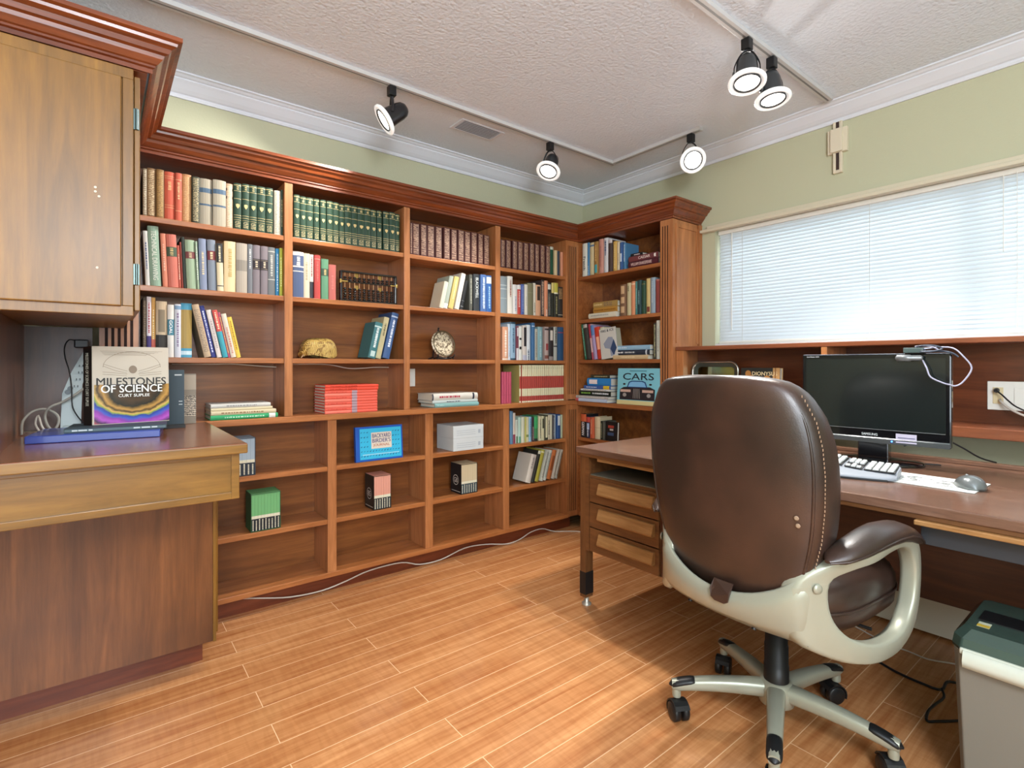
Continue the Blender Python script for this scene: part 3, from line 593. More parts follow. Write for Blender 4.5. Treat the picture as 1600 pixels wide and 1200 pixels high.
  (2.341,2.381,0.188,0,'#4a2422','o.03-.97#b8967c','R'),
  (2.385,2.418,0.191,0,'#1f4a34','b.9-1#b9c0b0','dark green book beside the burgundy set'),
  (2.424,2.45,0.171,0,'#c9b48c','','pale tan book with bare spine'),
  (2.454,2.479,0.171,0,'#36424e','','dark navy book with bare spine'),
  (2.482,2.503,0.167,0,'#c98a6c','','thin orange book'),
 ]),
 'a2b4':('A',1.458,'second shelf of the fourth bay',[
  (1.966,2.0175,0.231,0,'#8a979c','b.75-.77#c0c8ca;b.65-.67#c0c8ca;b.4-.41#c0c8ca','blue grey book with pale rules'),
  (2.0184,2.0592,0.236,0,'#dfdcd2','v.45-.9#a07060','tall white book'),
  (2.0622,2.0981,0.187,0,'#dedbd6','v.1-.6#9aa0b8','white paperback with faint marks'),
  (2.1,2.1292,0.189,0,'#c04a42','b.85-1#e0ddd8;v.25-.8#f0d8d0','red book with white top'),
  (2.1301,2.1564,0.196,0,'#4a5fa0','v.1-.95#8a9ac8','blue slim book'),
  (2.1583,2.1826,0.196,0,'#dcd8cc','v.3-.6#c0b8a8','cream white slim book'),
  (2.1836,2.236,0.209,0,'#7d7a5f','b.7-.71#9a977a','olive grey thick book'),
  (2.2379,2.2613,0.214,0,'#d6d0c0','v.1-.4#8a8a70','cream book beside the olive one'),
  (2.2632,2.3059,0.206,0,'#cf9f7d','r.5-.95#3a2f2a','peach book with dark marks'),
  (2.3079,2.3322,0.242,0,'#3a3030','o.05-.95#c9a890','dark mottled slim book'),
  (2.3341,2.3632,0.239,0,'#d18a68','v.0-.2#e0d0c0','orange salmon tall book'),
  (2.3652,2.3933,0.23,0,'#2a2a28','b.8-.95#c9c9c0;o.05-.7#8a8a80','black and white photo book'),
  (2.3943,2.4186,0.231,0,'#26261c','b.7-1#c9b870','black book with yellow top'),
  (2.4205,2.4565,0.233,0,'#2a281e','b.72-1#b9b04a;b.68-.72#e0e0c8;v.1-.6#a09a70','black book with olive band'),
  (2.4604,2.506,0.21,0,'#2c2a28','o.6-.95#b08a5a;b.08-.1#b0a890','black book with gilt top'),
 ]),
 'a3b4':('A',1.165,'third shelf of the fourth bay',[
  (1.977,2.0229,0.208,0,'#cf9878','b.0-.05#e0d0c0;v.1-.9#f0e8dc','peach book with white spine strip'),
  (2.0259,2.0469,0.23,0,'#c9d6e2','v.1-.8#a0b8d0','white and pale blue book'),
  (2.0489,2.0888,0.242,0,'#8aa6bc','b.95-1#2f4a5c;b.0-.05#2f4a5c;v.2-.85#4a6a80','light blue thick book'),
  (2.0898,2.1097,0.218,0,'#6a3040','b.0-.35#c9c4c8;r.7-.95#c9c4c8','maroon and white slim book'),
  (2.1117,2.1397,0.217,0,'#d6d8d2','r.6-.66#1c1c1c;r.32-.4#1c1c1c','white book with black squares'),
  (2.1417,2.1766,0.223,0,'#c9c0b8','r.4-.95#26242a;b.0-.15#b0b0c0','grey book with black blotches'),
  (2.1776,2.2155,0.23,0,'#d9dde0','v.0-.3#4a5a70','tall white book with blue specks'),
  (2.2185,2.2455,0.245,0,'#3f6a94','b.9-.92#c9d6e2','mid blue slim book'),
  (2.2475,2.2764,0.207,0,'#b9b6a8','v.1-.9#8a867a','grey cream paperback'),
  (2.2784,2.3204,0.222,0,'#7fa4aa','v.1-.9#a8c6ca','light teal thick book'),
  (2.3323,2.3683,0.224,0,'#a89690','r.3-.5#8a3a3a;b.05-.15#7a4a40;b.9-.95#3a3030','grey book with red blotch'),
  (2.3733,2.4142,0.224,0,'#2c2626','b.0-.12#8a807a;r.6-.9#c9c2b8','black book with big white initials'),
  (2.4182,2.4511,0.228,0,'#a8a8a0','v.5-.98#1a1a1a;b.4-.44#404040','grey book with bold black letters'),
  (2.4541,2.506,0.228,0,'#23486c','b.82-.85#8a3a50','navy blue book at the end'),
 ]),
 'lb4':('A',0.892,'ledge of the fourth bay',[
  (1.973,1.9915,0.198,0,'#b24a62','b.27-.275#7a2a3a','P'),
  (1.9925,2.0101,0.198,0,'#b24a62','b.27-.275#7a2a3a','P'),
  (2.012,2.0296,0.198,0,'#b24a62','b.27-.275#7a2a3a','P'),
  (2.0306,2.0491,0.198,0,'#b24a62','b.27-.275#7a2a3a','P'),
  (2.1204,2.1341,0.241,0,'#a89c5c','b.04-.17#a9443a;b.37-.70#a9443a;b.0-.04#e0d8b8;b.17-.37#d8d4b0;b.70-1#d8d4b0;v.9-.95#8a8a70','olive covered cream banded volume, leftmost of its set'),
  (2.136,2.1507,0.241,0,'#a9443a','b.0-.04#e0d8b8;b.17-.37#d8d4b0;b.70-1#d8d4b0;v.9-.95#8a8a70','S'),
  (2.1516,2.1663,0.241,0,'#a9443a','b.0-.04#e0d8b8;b.17-.37#d8d4b0;b.70-1#d8d4b0;v.9-.95#8a8a70','S'),
  (2.1673,2.1819,0.241,0,'#a9443a','b.0-.04#e0d8b8;b.17-.37#d8d4b0;b.70-1#d8d4b0;v.9-.95#8a8a70','S'),
  (2.1839,2.1985,0.241,0,'#a9443a','b.0-.04#e0d8b8;b.17-.37#d8d4b0;b.70-1#d8d4b0;v.9-.95#8a8a70','S'),
  (2.1995,2.2141,0.241,0,'#a9443a','b.0-.04#e0d8b8;b.17-.37#d8d4b0;b.70-1#d8d4b0;v.9-.95#8a8a70','S'),
  (2.2161,2.2307,0.241,0,'#a9443a','b.0-.04#e0d8b8;b.17-.37#d8d4b0;b.70-1#d8d4b0;v.9-.95#8a8a70','S'),
  (2.2317,2.2473,0.241,0,'#a9443a','b.0-.04#e0d8b8;b.17-.37#d8d4b0;b.70-1#d8d4b0;v.9-.95#8a8a70','S'),
  (2.2483,2.2639,0.241,0,'#a9443a','b.0-.04#e0d8b8;b.17-.37#d8d4b0;b.70-1#d8d4b0;v.9-.95#8a8a70','S'),
  (2.2649,2.2805,0.241,0,'#a9443a','b.0-.04#e0d8b8;b.17-.37#d8d4b0;b.70-1#d8d4b0;v.9-.95#8a8a70','S'),
  (2.2815,2.2971,0.241,0,'#a9443a','b.0-.04#e0d8b8;b.17-.37#d8d4b0;b.70-1#d8d4b0;v.9-.95#8a8a70','S'),
  (2.2981,2.3137,0.241,0,'#a9443a','b.0-.04#e0d8b8;b.17-.37#d8d4b0;b.70-1#d8d4b0;v.9-.95#8a8a70','S'),
  (2.3147,2.3303,0.241,0,'#a9443a','b.0-.04#e0d8b8;b.17-.37#d8d4b0;b.70-1#d8d4b0;v.9-.95#8a8a70','S'),
  (2.3322,2.3479,0.241,0,'#a9443a','b.0-.04#e0d8b8;b.17-.37#d8d4b0;b.70-1#d8d4b0;v.9-.95#8a8a70','S'),
  (2.3488,2.3645,0.241,0,'#a9443a','b.0-.04#e0d8b8;b.17-.37#d8d4b0;b.70-1#d8d4b0;v.9-.95#8a8a70','S'),
  (2.3664,2.382,0.241,0,'#a9443a','b.0-.04#e0d8b8;b.17-.37#d8d4b0;b.70-1#d8d4b0;v.9-.95#8a8a70','S'),
  (2.383,2.3996,0.241,0,'#a9443a','b.0-.04#e0d8b8;b.17-.37#d8d4b0;b.70-1#d8d4b0;v.9-.95#8a8a70','S'),
  (2.4006,2.4172,0.241,0,'#a9443a','b.0-.04#e0d8b8;b.17-.37#d8d4b0;b.70-1#d8d4b0;v.9-.95#8a8a70','S'),
  (2.4181,2.4347,0.241,0,'#a9443a','b.0-.04#e0d8b8;b.17-.37#d8d4b0;b.70-1#d8d4b0;v.9-.95#8a8a70','S'),
  (2.4357,2.4523,0.241,0,'#a9443a','b.0-.04#e0d8b8;b.17-.37#d8d4b0;b.70-1#d8d4b0;v.9-.95#8a8a70','S'),
  (2.4533,2.4699,0.241,0,'#a9443a','b.0-.04#e0d8b8;b.17-.37#d8d4b0;b.70-1#d8d4b0;v.9-.95#8a8a70','S'),
  (2.4709,2.4875,0.241,0,'#a9443a','b.0-.04#e0d8b8;b.17-.37#d8d4b0;b.70-1#d8d4b0;v.9-.95#8a8a70','S'),
  (2.4894,2.506,0.241,0,'#a9443a','b.0-.04#e0d8b8;b.17-.37#d8d4b0;b.70-1#d8d4b0;v.9-.95#8a8a70','S'),
 ]),
 'l1b4':('A',0.633,'upper low shelf of the fourth bay',[
  (2.038,2.0628,0.208,0,'#5f7f9a','','blue grey tall book'),
  (2.0647,2.0876,0.195,0,'#d0c0b0','b.0-.3#8a4050','cream and magenta slim book'),
  (2.0881,2.1104,0.15,0,'#b9c0b4','r.0-.3#5a7a5a','pale grey book with green foot'),
  (2.1114,2.1352,0.165,0,'#b0cabc','r.0-.25#5a9a7a','pale mint slim book'),
  (2.1362,2.1629,0.166,0,'#c9cab4','','plain ivory book'),
  (2.1638,2.1762,0.165,0,'#b4b060','','olive yellow slim book'),
  (2.1781,2.201,0.161,0,'#d0cca8','b.2-.3#7a8a50','cream book with olive mark'),
  (2.2029,2.2267,0.162,0,'#8fb4c8','v.2-.9#3f6a94','light blue slim paperback'),
  (2.2277,2.2448,0.158,0,'#3a2a30','o.05-.6#a08080','dark maroon book'),
  (2.2458,2.2801,0.167,0,'#3f7f50','b.0-.1#26302a;b.5-.95#3fa060','green book with bright top'),
  (2.282,2.3049,0.16,0,'#cfc8a8','v.1-.9#5a5a40','cream slim paperback'),
  (2.3058,2.3306,0.161,0,'#c8c4a0','r.5-.9#404030','pale buff paperback'),
  (2.3316,2.363,0.165,0,'#3a3a2c','r.1-.95#c9c4a0','black book with cream mottling'),
  (2.3649,2.3907,0.163,0,'#d6ccb0','v.2-.8#4a4a3a','cream book with dark title'),
  (2.3926,2.4078,0.165,0,'#cfc9b0','','light stone coloured book'),
  (2.4097,2.424,0.161,0,'#4a4a50','v.1-.9#a0a0a0','charcoal slim book'),
  (2.425,2.4393,0.163,0,'#b9c9d0','','pale blue slim book'),
  (2.4431,2.4793,0.164,0,'#2a4a7c','r.55-.95#c9d0d0','navy book with white letters'),
  (2.4822,2.506,0.159,0,'#b0bca0','','pale sage green book'),
 ]),
 'l2b4':('A',0.36,'bottom low shelf of the fourth bay',[
  (2.169,2.2165,0.187,17,'#d0c8ba','v.5-.9#8a8078','white and grey hardback'),
  (2.2183,2.2443,0.211,17,'#2c2c26','b.9-1#c9c9b0','black slim book'),
  (2.2461,2.2829,0.213,17,'#a8a040','b.9-.95#d8d4a0','olive yellow book'),
  (2.2927,2.3169,0.208,17,'#bcbcae','o.1-.95#505048','white book with black mottling'),
  (2.3187,2.3465,0.205,17,'#c4c8bc','o.1-.9#707a70','pale grey patterned book'),
  (2.3546,2.3931,0.2,17,'#b86a38','r.3-.8#8a4a24','orange brown book'),
  (2.3967,2.4236,0.202,17,'#b8ac9c','v.1-.9#8a8070','stone grey slim book'),
  (2.4254,2.4478,0.199,17,'#a9a496','v.1-.9#6a6458','grey paperback at the end'),
 ]),
 'b1':('B',1.747,'top shelf of the corner bookcase',[
  (-2.569,-2.523,0.252,0,'#d8dbd0','T French .2-.6#222a3a','white and blue language book'),
  (-2.52,-2.501,0.249,0,'#4a84b0','v.0-.3#c9e0f0','blue slim paperback'),
  (-2.499,-2.453,0.225,0,'#cfc39a','b.88-.93#5a7a9a','cream yellow paperback'),
  (-2.45,-2.412,0.222,0,'#9a7440','r.05-.3#4aa0a8;v.4-.9#d8b070','brown and gold book with teal spot'),
  (-2.409,-2.369,0.242,0,'#bf8a7c','v.2-.8#a87064','tall dusty pink book'),
  (-2.367,-2.329,0.245,0,'#cfcfd2','v.5-.92#2a3a6a','tall white book with blue title'),
  (-2.326,-2.292,0.211,0,'#4a3c38','b.9-1#c9c0c0','dark brown slim book'),
  (-2.289,-2.256,0.196,0,'#cba55a','v.1-.9#e6cf90','gold yellow book'),
  (-2.254,-2.229,0.186,0,'#d8cdb0','v.2-.6#b0a080','cream book beside the gold one'),
  (-2.227,-2.205,0.178,0,'#3a5a8c','r.3-.6#c9d6e2','blue book with white block'),
  (-2.203,-2.183,0.171,0,'#4a7aa0','v.3-.95#d0e0ea','light blue book with white title'),
 ]),
 'b2':('B',1.449,'second shelf of the corner bookcase',[
  (-2.224,-2.177,0.202,0,'#7a5a42','r.7-.95#c9a880;r.4-.6#c9a880;r.1-.3#c9a880','brown book with three portraits'),
  (-2.171,-2.14,0.207,0,'#bcb08a','v.75-.9#5a5a40','buff cloth book'),
  (-2.138,-2.109,0.213,0,'#cf8a64','b.9-.94#e0c0a0','peach orange cloth book'),
  (-2.107,-2.087,0.209,0,'#4f8a86','v.2-.8#8ab4b0','teal slim book'),
  (-2.085,-2.056,0.213,0,'#2c4448','v.3-.7#7a9a9c','dark teal book'),
  (-2.054,-2.027,0.204,0,'#2f4a38','b.9-.92#8a7a50','dark green corner book'),
  (-2.025,-1.99,0.217,0,'#cfb87c','r.05-.2#7a3a30','cream yellow thick book'),
  (-1.988,-1.953,0.217,0,'#8a9aa6','v.3-.9#a8b4bc','pale blue grey book'),
  (-1.951,-1.921,0.202,0,'#8a4038','b.95-1#a86a60','maroon red book'),
 ]),
 'b3':('B',1.17,'third shelf of the corner bookcase',[
  (-2.5423,-2.5205,0.26,-9,'#2f6a50','v.1-.9#8ac0a8','green slim magazine'),
  (-2.5176,-2.4806,0.255,-9,'#3a3834','b.9-1#b0a8a0','charcoal book'),
  (-2.4787,-2.4569,0.256,-9,'#d8b0b0','b.6-1#b03a4a;b.0-.2#b05060','red and white slim book'),
  (-2.455,-2.4255,0.237,-9,'#a090b4','b.7-1#5a80b4','lilac and blue book'),
  (-2.4217,-2.3771,0.22,-9,'#c8402c','r.3-.7#f0b090','bright red book with question mark'),
  (-2.3733,-2.3353,0.217,-9,'#c9c4a8','v.3-.8#8a8468','pale grey book beside the red one'),
  (-1.9688,-1.9536,0.219,0,'#2c2c26','o.05-.95#b0a87c','black and gold slim book'),
  (-1.9517,-1.9185,0.233,0,'#cfd2c6','v.2-.8#b0b4a8','white tall book'),
  (-1.9175,-1.909,0.234,0,'#2a2a2a','o.05-.95#c0c0b8','thin black speckled book'),
 ]),
 'b5':('B',0.633,'low shelf of the corner bookcase',[
  (-2.583,-2.5315,0.159,0,'#1c1c20','b.68-1#c8603a;T GERMAN .08-.66#e8e8e8','orange topped black language book'),
  (-2.5289,-2.4916,0.142,0,'#26304c','b.75-1#c04a40;v.05-.5#e0e4f0;r.4-.7#b0c4e0','navy and red paperback'),
  (-2.488,-2.4552,0.143,0,'#c05c3c','v.2-.9#e0a080','orange red paperback'),
  (-2.4525,-2.4028,0.149,0,'#cfbf9c','b.5-.52#b0a080','thick cream paperback'),
  (-2.3984,-2.378,0.124,0,'#26281e','v.1-.9#a0a080','black slim paperback'),
  (-2.3753,-2.362,0.123,0,'#5a5a50','','grey slim paperback'),
 ]),
}

# ================================================================== BOOKS
# (place along shelf from, to, height, lean in degrees, cover colour, spine decoration, look); metres
def parse(deco):
    out = []
    for it in deco.split(';'):
        it = it.strip()
        if not it: continue
        col = None
        if '#' in it: it, col = it.split('#'); col = '#'+col
        if it[0] == 'T':
            k = it[2:].rsplit(' ', 1); a, b = k[1].split('-'); out.append(('T', k[0], float(a), float(b), col)); continue
        k = it[0]; rest = it[2:] if it[1] == '.' and it[0] in 'bvors' and it.count('.') > 1 or it[1:2] == '.' else it[1:]
        rest = it[1:]
        if k == 's': out.append(('s', float(rest), 0, 0, col)); continue
        rest = rest.lstrip('.') if rest.startswith('..') else rest
        a, b = rest.split('-'); out.append((k, None, float(a), float(b), col))
    return out
def make_book(t, h, d, col, deco, pages=PAGE, seed=0, soft=False, name='book', flat=False):
    """upright book: spine faces -y, thickness along +x, height along +z, origin at the spine's lower left"""
    rnd = random.Random(seed); t = max(t, .005); c = min(.0025, t*.18); bu = min(.006, t*.17)
    def curve(u): return -bu*(1-(2*u-1)**2)
    us = [0, .12, .3, .5, .7, .88, 1]
    outer = [(0, d)]+[(u*t, curve(u)) for u in us]+[(t, d)]
    inner = [(t-c, d), (t-c, .003), (c, .003), (c, d)]
    mats = [cloth(col)]; mb = MB(); mb.prism(outer+inner, lambda p, k: (p[0], p[1], [0, h][k]))
    def mi(m):
        if m not in mats: mats.append(m)
        return mats.index(m)
    def strip(z0, z1, m, x0=0., x1=1., lift=.0004):
        q = [x0+(x1-x0)*i/4 for i in range(5)]
        for a, b in zip(q, q[1:]):
            mb.quad((a*t, curve(a)-lift, z0*h), (b*t, curve(b)-lift, z0*h), (b*t, curve(b)-lift, z1*h), (a*t, curve(a)-lift, z1*h), m)
    texts = []
    for k, a, z0, z1, cc in deco:
        if k == 'b': strip(z0, z1, mi(cloth(cc)))
        elif k == 'o': strip(z0, z1, mi(ornate(col, cc)), .14, .86, lift=.0005)  # ornament, held off the edges to paint lit centres and shaded gaps
        elif k == 'r': strip(z0, z1, mi(cloth(cc)), .2, .8, .0006)
        elif k == 's':
            m = mi(cloth(cc)); zc = a*h; r = t*.30
            pts = [(-.85, .9), (0, 1.15), (.85, .9), (.8, -.1), (0, -1.25), (-.8, -.1)]
            mb.add([(t/2+x*r, curve(.5)-.0012, zc+z*r) for x, z in pts], [(0, 5, 4, 3, 2, 1)], m)
        elif k == 'v':
            m = mi(cloth(cc)); z = z0; 
            while z < z1:
                l = rnd.uniform(.012, .045); zz = min(z+l, z1); strip(z, zz, m, .34+rnd.uniform(-.03, .03), .64, .0007); z = zz+rnd.uniform(.006, .018)
        elif k == 'T': texts.append((a, z0, z1, cc))
    o = mb.build(name, mats)
    MB().box(c+.0002, t-c-.0002, .0032, d-.004, .003, h-.004).build('page_block', pages, parent=o, loc=(0, 0, 0))
    for s, z0, z1, cc in texts:
        if flat: text_part(s, (t*.74, curve(.5)-.0012, z0*h), (0, 0, 1), (-1, 0, 0), (z1-z0)*h, t*.48, cloth(cc), o); continue
        text_part(s, (t*.28, curve(.5)-.0012, z1*h), (0, 0, -1), (1, 0, 0), (z1-z0)*h, t*.46, cloth(cc), o)
    return o
ORD = ['first', 'second', 'third', 'fourth', 'fifth', 'sixth', 'seventh', 'eighth', 'ninth', 'tenth', 'eleventh', 'twelfth', 'thirteenth', 'fourteenth', 'fifteenth', 'sixteenth', 'seventeenth', 'eighteenth', 'nineteenth', 'twentieth', 'twenty-first', 'twenty-second', 'twenty-third']
SETS = {'G': ('green gilt volume', 'green and gold encyclopedia volumes'),
        'R': ('burgundy gilt volume', 'burgundy and gilt volumes'),
        'P': ('slim magenta paperback', 'magenta paperbacks'),
        'S': ('cream banded volume', 'cream and red banded volumes')}
CLEAR = {'a1': 1.985, 'a2': 1.717, 'a3': 1.434, 'lb': 1.141, 'l1': .86, 'l2': .608, 'b1': 1.985, 'b2': 1.72, 'b3': 1.424, 'b5': .852}
master = {}
def copy_tree(o, parent=None):
    c = o.copy(); C.objects.link(c)
    if parent is not None: c.parent = parent
    for ch in o.children: copy_tree(ch, c)
    return c
def put(o, plane, u0, u1, z, lean, t, h, front=.020, twist=0):
    th = math.radians(lean)
    # turn about the lower corner the book leans on
    if lean > 0: piv = Vector((t, 0, 0)); at = u0 + t/math.cos(th)
    else: piv = Vector((0, 0, 0)); at = u0
    R = Matrix.Rotation(th, 4, 'Y')
    loc = Matrix.Translation((at, 0, 0)) @ R @ Matrix.Translation(-piv)
    if plane == 'A': base = Matrix.Translation((0, YF+front, z))
    else: base = Matrix.Translation((XF+front, 0, z)) @ Matrix.Rotation(-math.pi/2, 4, 'Z')
    o.matrix_world = base @ loc
sd_ = 0; cnt = {}
for key, (plane, z, where, rows) in SHELVES.items():
    lim = CLEAR[key[:2]]-.006
    descs = [r[6] for r in rows]
    for i, (u0, u1, h, lean, col, deco, desc) in enumerate(rows):
        sd_ += 1; th = math.radians(abs(lean)); t = (u1-u0)*math.cos(th)-.0004
        h = min(h, (lim-z-t*math.sin(th))/math.cos(th)) if key != 'a1b1' else min(h, .235)
        if desc in SETS and key+desc in master:
            o = copy_tree(master[key+desc]); o.scale = (t/master[key+desc]['t'], 1, h/master[key+desc]['h'])
            sc = Matrix.Diagonal((t/master[key+desc]['t'], 1, h/master[key+desc]['h'], 1))
        else:
            d = min(.172, max(.11, h*.72)) if plane == 'A' else min(.215, max(.12, h*.76))
            dd = parse(deco); o = make_book(t, h, d, col, dd, PAGEW if sd_ % 3 == 0 else PAGE, sd_); sc = Matrix.Identity(4)
            if desc in SETS: o['t'] = t; o['h'] = h; master[key+desc] = o
        rr = random.Random(sd_*13)
        fr = .019+(.0 if desc in SETS else rr.uniform(0, .012))
        put(o, plane, u0, u1, z, lean, t, h, fr)
        o.matrix_world = o.matrix_world @ sc
        if desc in SETS:
            cnt[key+desc] = cnt.get(key+desc, 0)+1
            lab = SETS[desc][0]+', '+ORD[cnt[key+desc]-1]+' from left of '+str(descs.count(desc))+', '+where
        else:
            lab = desc+', '+where
        if len(lab.split()) > 16: lab = lab.replace(' of the ', ', ').replace('bookcase', 'unit')
        tag(o, lab, 'book', ('books on the ' if 'ledge' not in where else 'books on the ')+where if desc not in SETS else SETS[desc][1]+' on the '+where)
for o in list(master.values()):
    for k in ('t', 'h'): del o[k]

# ---- books lying flat: origin lower-left of the spine, spine faces the room
def flat_book(plane, u0, u1, z, th, d, col, deco, label, group, front=.02, rot=0, pages=PAGEW):
    """spine runs along the shelf, th is its thickness"""
    L = abs(u1-u0)
    o = make_book(th-.0006, L, d, col, parse(deco), pages, int(u0*1000), flat=True)
    # local z (height) -> along the shelf, local x (thickness) -> down from the top
    R = Matrix(((0, 0, 1, 0), (0, 1, 0, 0), (-1, 0, 0, 0), (0, 0, 0, 1)))
    base = Matrix.Translation((u0, YF+front, z+th-.0003)) if plane == 'A' else Matrix.Translation((XF+front, -u0, z+th-.0003)) @ Matrix.Rotation(-math.pi/2, 4, 'Z')
    o.matrix_world = base @ Matrix.Rotation(math.radians(rot), 4, 'Z') @ R
    return tag(o, label, 'book', group)
def stack(plane, z, items, group, d=.17):
    for (u0, u1, th, col, deco, label, fr) in items[::-1]:
        flat_book(plane, u0, u1, z, th, min(d, .17 if plane == 'A' else .21), col, deco, label, group, fr); z += th
stack('A', .892, [
    (.380, .622, .0175, '#c3c2bb', 'v.25-.75#8a8a88', 'grey white garden book on top of the ledge stack, far left bay', .004),
    (.380, .630, .0125, '#d0c4a0', '', 'thin cream book second in the ledge stack, far left bay', .003),
    (.380, .645, .0185, '#cdbf9d', 'v.15-.8#8a6a4a', 'cream book with brown title, ledge stack of far left bay', .001),
    (.378, .652, .0205, '#2f9a62', 'v.2-.8#b0e0c0;b.86-.96#e0e0d8', 'green plant book at the bottom of ledge stack, far left bay', -.002)], 'books stacked on the ledge, far left bay', .165)
g = 'thin red science books stacked on the ledge'
z = .892
for k in range(10):
    two = k >= 8
    o = flat_book('A', .868+(.002 if two else 0)+.001*math.sin(k*3), 1.140+(.006 if two else 0)+.001*math.sin(k*3), z, .0142, .165, '#e2604e' if not two else '#dd4a34', 'T THE WORLD OF SCIENCE .08-.58#8a2218' if two else 'b.5-.6#a8909a;v.05-.4#c0483a' if k % 2 else 'b.5-.6#a8909a;b.0-.48#ea7a68',
        ('thin red book titled THE WORLD OF SCIENCE, %s of the red stack' % ('top' if k == 9 else 'second from the top')) if two else 'thin coral science book, '+ORD[k]+' up from the ledge in the red stack', g, -.004+.001*(k % 2), pages=PAGEW)
    z += .0142
stack('A', .892, [
    (1.468, 1.778, .038, '#d0ccc2', 'b.88-.92#2a3040;v.15-.6#b0384a;b.0-.03#3a3a40', 'thick pale book with red title atop the ledge stack, third bay', .004),
    (1.470, 1.778, .017, '#b9c3c0', 'v.3-.6#4a5058', 'grey white book in the middle of ledge stack, third bay', .002),
    (1.482, 1.781, .023, '#7fa9a6', 'v.05-.2#a8c8c6', 'teal book at the bottom of the ledge stack, third bay', -.004)], 'books stacked on the ledge, third bay', .175)
# corner bookcase: flat stacks (distances measured toward the window)
stack('B', 1.747, [
    (-2.160, -1.938, .035, '#6e3a3c', 'T CAESAR .35-.75#e0d0c8;r.88-.94#e8e0d8', 'dull maroon book titled CAESAR lying on top shelf, corner bookcase', .03),
    (-2.156, -1.930, .040, '#4c1c26', 'T WILLIAM SHAKESPEARE .1-.8#d8b8b0', 'dark maroon book lying under CAESAR, corner bookcase', .022)], 'books lying flat in the corner bookcase', .19)
flat_book('B', -2.160, -2.07, 1.747+.0755, .022, .13, '#1c1c1e', 'v.3-.8#e0d0d0', 'small black book with white title lying atop the CAESAR stack', 'books lying flat in the corner bookcase', .05)
stack('B', 1.449, [
    (-2.455, -2.246, .0385, '#a8884c', 'v.05-.4#d8c088;o.45-.8#6a5850', 'sand coloured book with picture, topmost of second shelf stack, corner bookcase', .02),
    (-2.452, -2.246, .0365, '#b5853c', 'v.05-.95#8a5a1c', 'golden tan book in the middle of second shelf stack, corner bookcase', .018),
    (-2.484, -2.246, .034, '#d4cfba', 'v.1-.75#a0a098', 'ivory book at the bottom of second shelf stack, corner bookcase', .004)], 'books lying flat in the corner bookcase', .17)
stack('B', 1.17, [
    (-2.256, -1.990, .029, '#8fb4cc', 'v.05-.35#c9dce8', 'light blue book atop the third shelf stack, corner bookcase', .018),
    (-2.256, -1.990, .032, '#2c3442', 'v.03-.25#e8e8e8;v.3-.6#c0c0c0;b.9-.94#c0c8d0', 'dark slate book with white title in third shelf stack, corner bookcase', .014),
    (-2.270, -1.996, .027, '#c4ad86', 'v.25-.65#e0c8a0', 'beige book at the bottom of third shelf stack, corner bookcase', .006)], 'books lying flat in the corner bookcase', .2)
stack('B', .885, [
    (-2.490, -2.322, .022, '#3c3a2c', 'v.2-.9#b0a880', 'dark book with pale title topping the ledge stack, corner bookcase', .03),
    (-2.514, -2.305, .050, '#2c7fc0', 'r.1-.45#e8e0e0', 'thick bright blue book with white label in corner ledge stack', .022),
    (-2.540, -2.303, .024, '#3a5a9a', 'v.1-.5#c9d0e0;b.75-.97#d8b830', 'blue and yellow book in corner ledge stack', .016),
    (-2.560, -2.300, .012, '#e0e0dc', 'v.1-.9#404040', 'thin white book in corner ledge stack', .004),
    (-2.576, -2.294, .034, '#1e241c', 'v.08-.38#8ac050;v.45-.95#e0e0e0', 'black book with green title in corner ledge stack', .008),
    (-2.582, -2.292, .018, '#b0aca8', 'v.1-.9#d8d8d0', 'grey book second from bottom of corner ledge stack', -.020),
    (-2.583, -2.300, .022, '#b4c4dc', 'b.0-.1#c05a5a', 'wide pale blue book at the bottom of corner ledge stack', -.022)], 'books lying flat in the corner bookcase', .21)
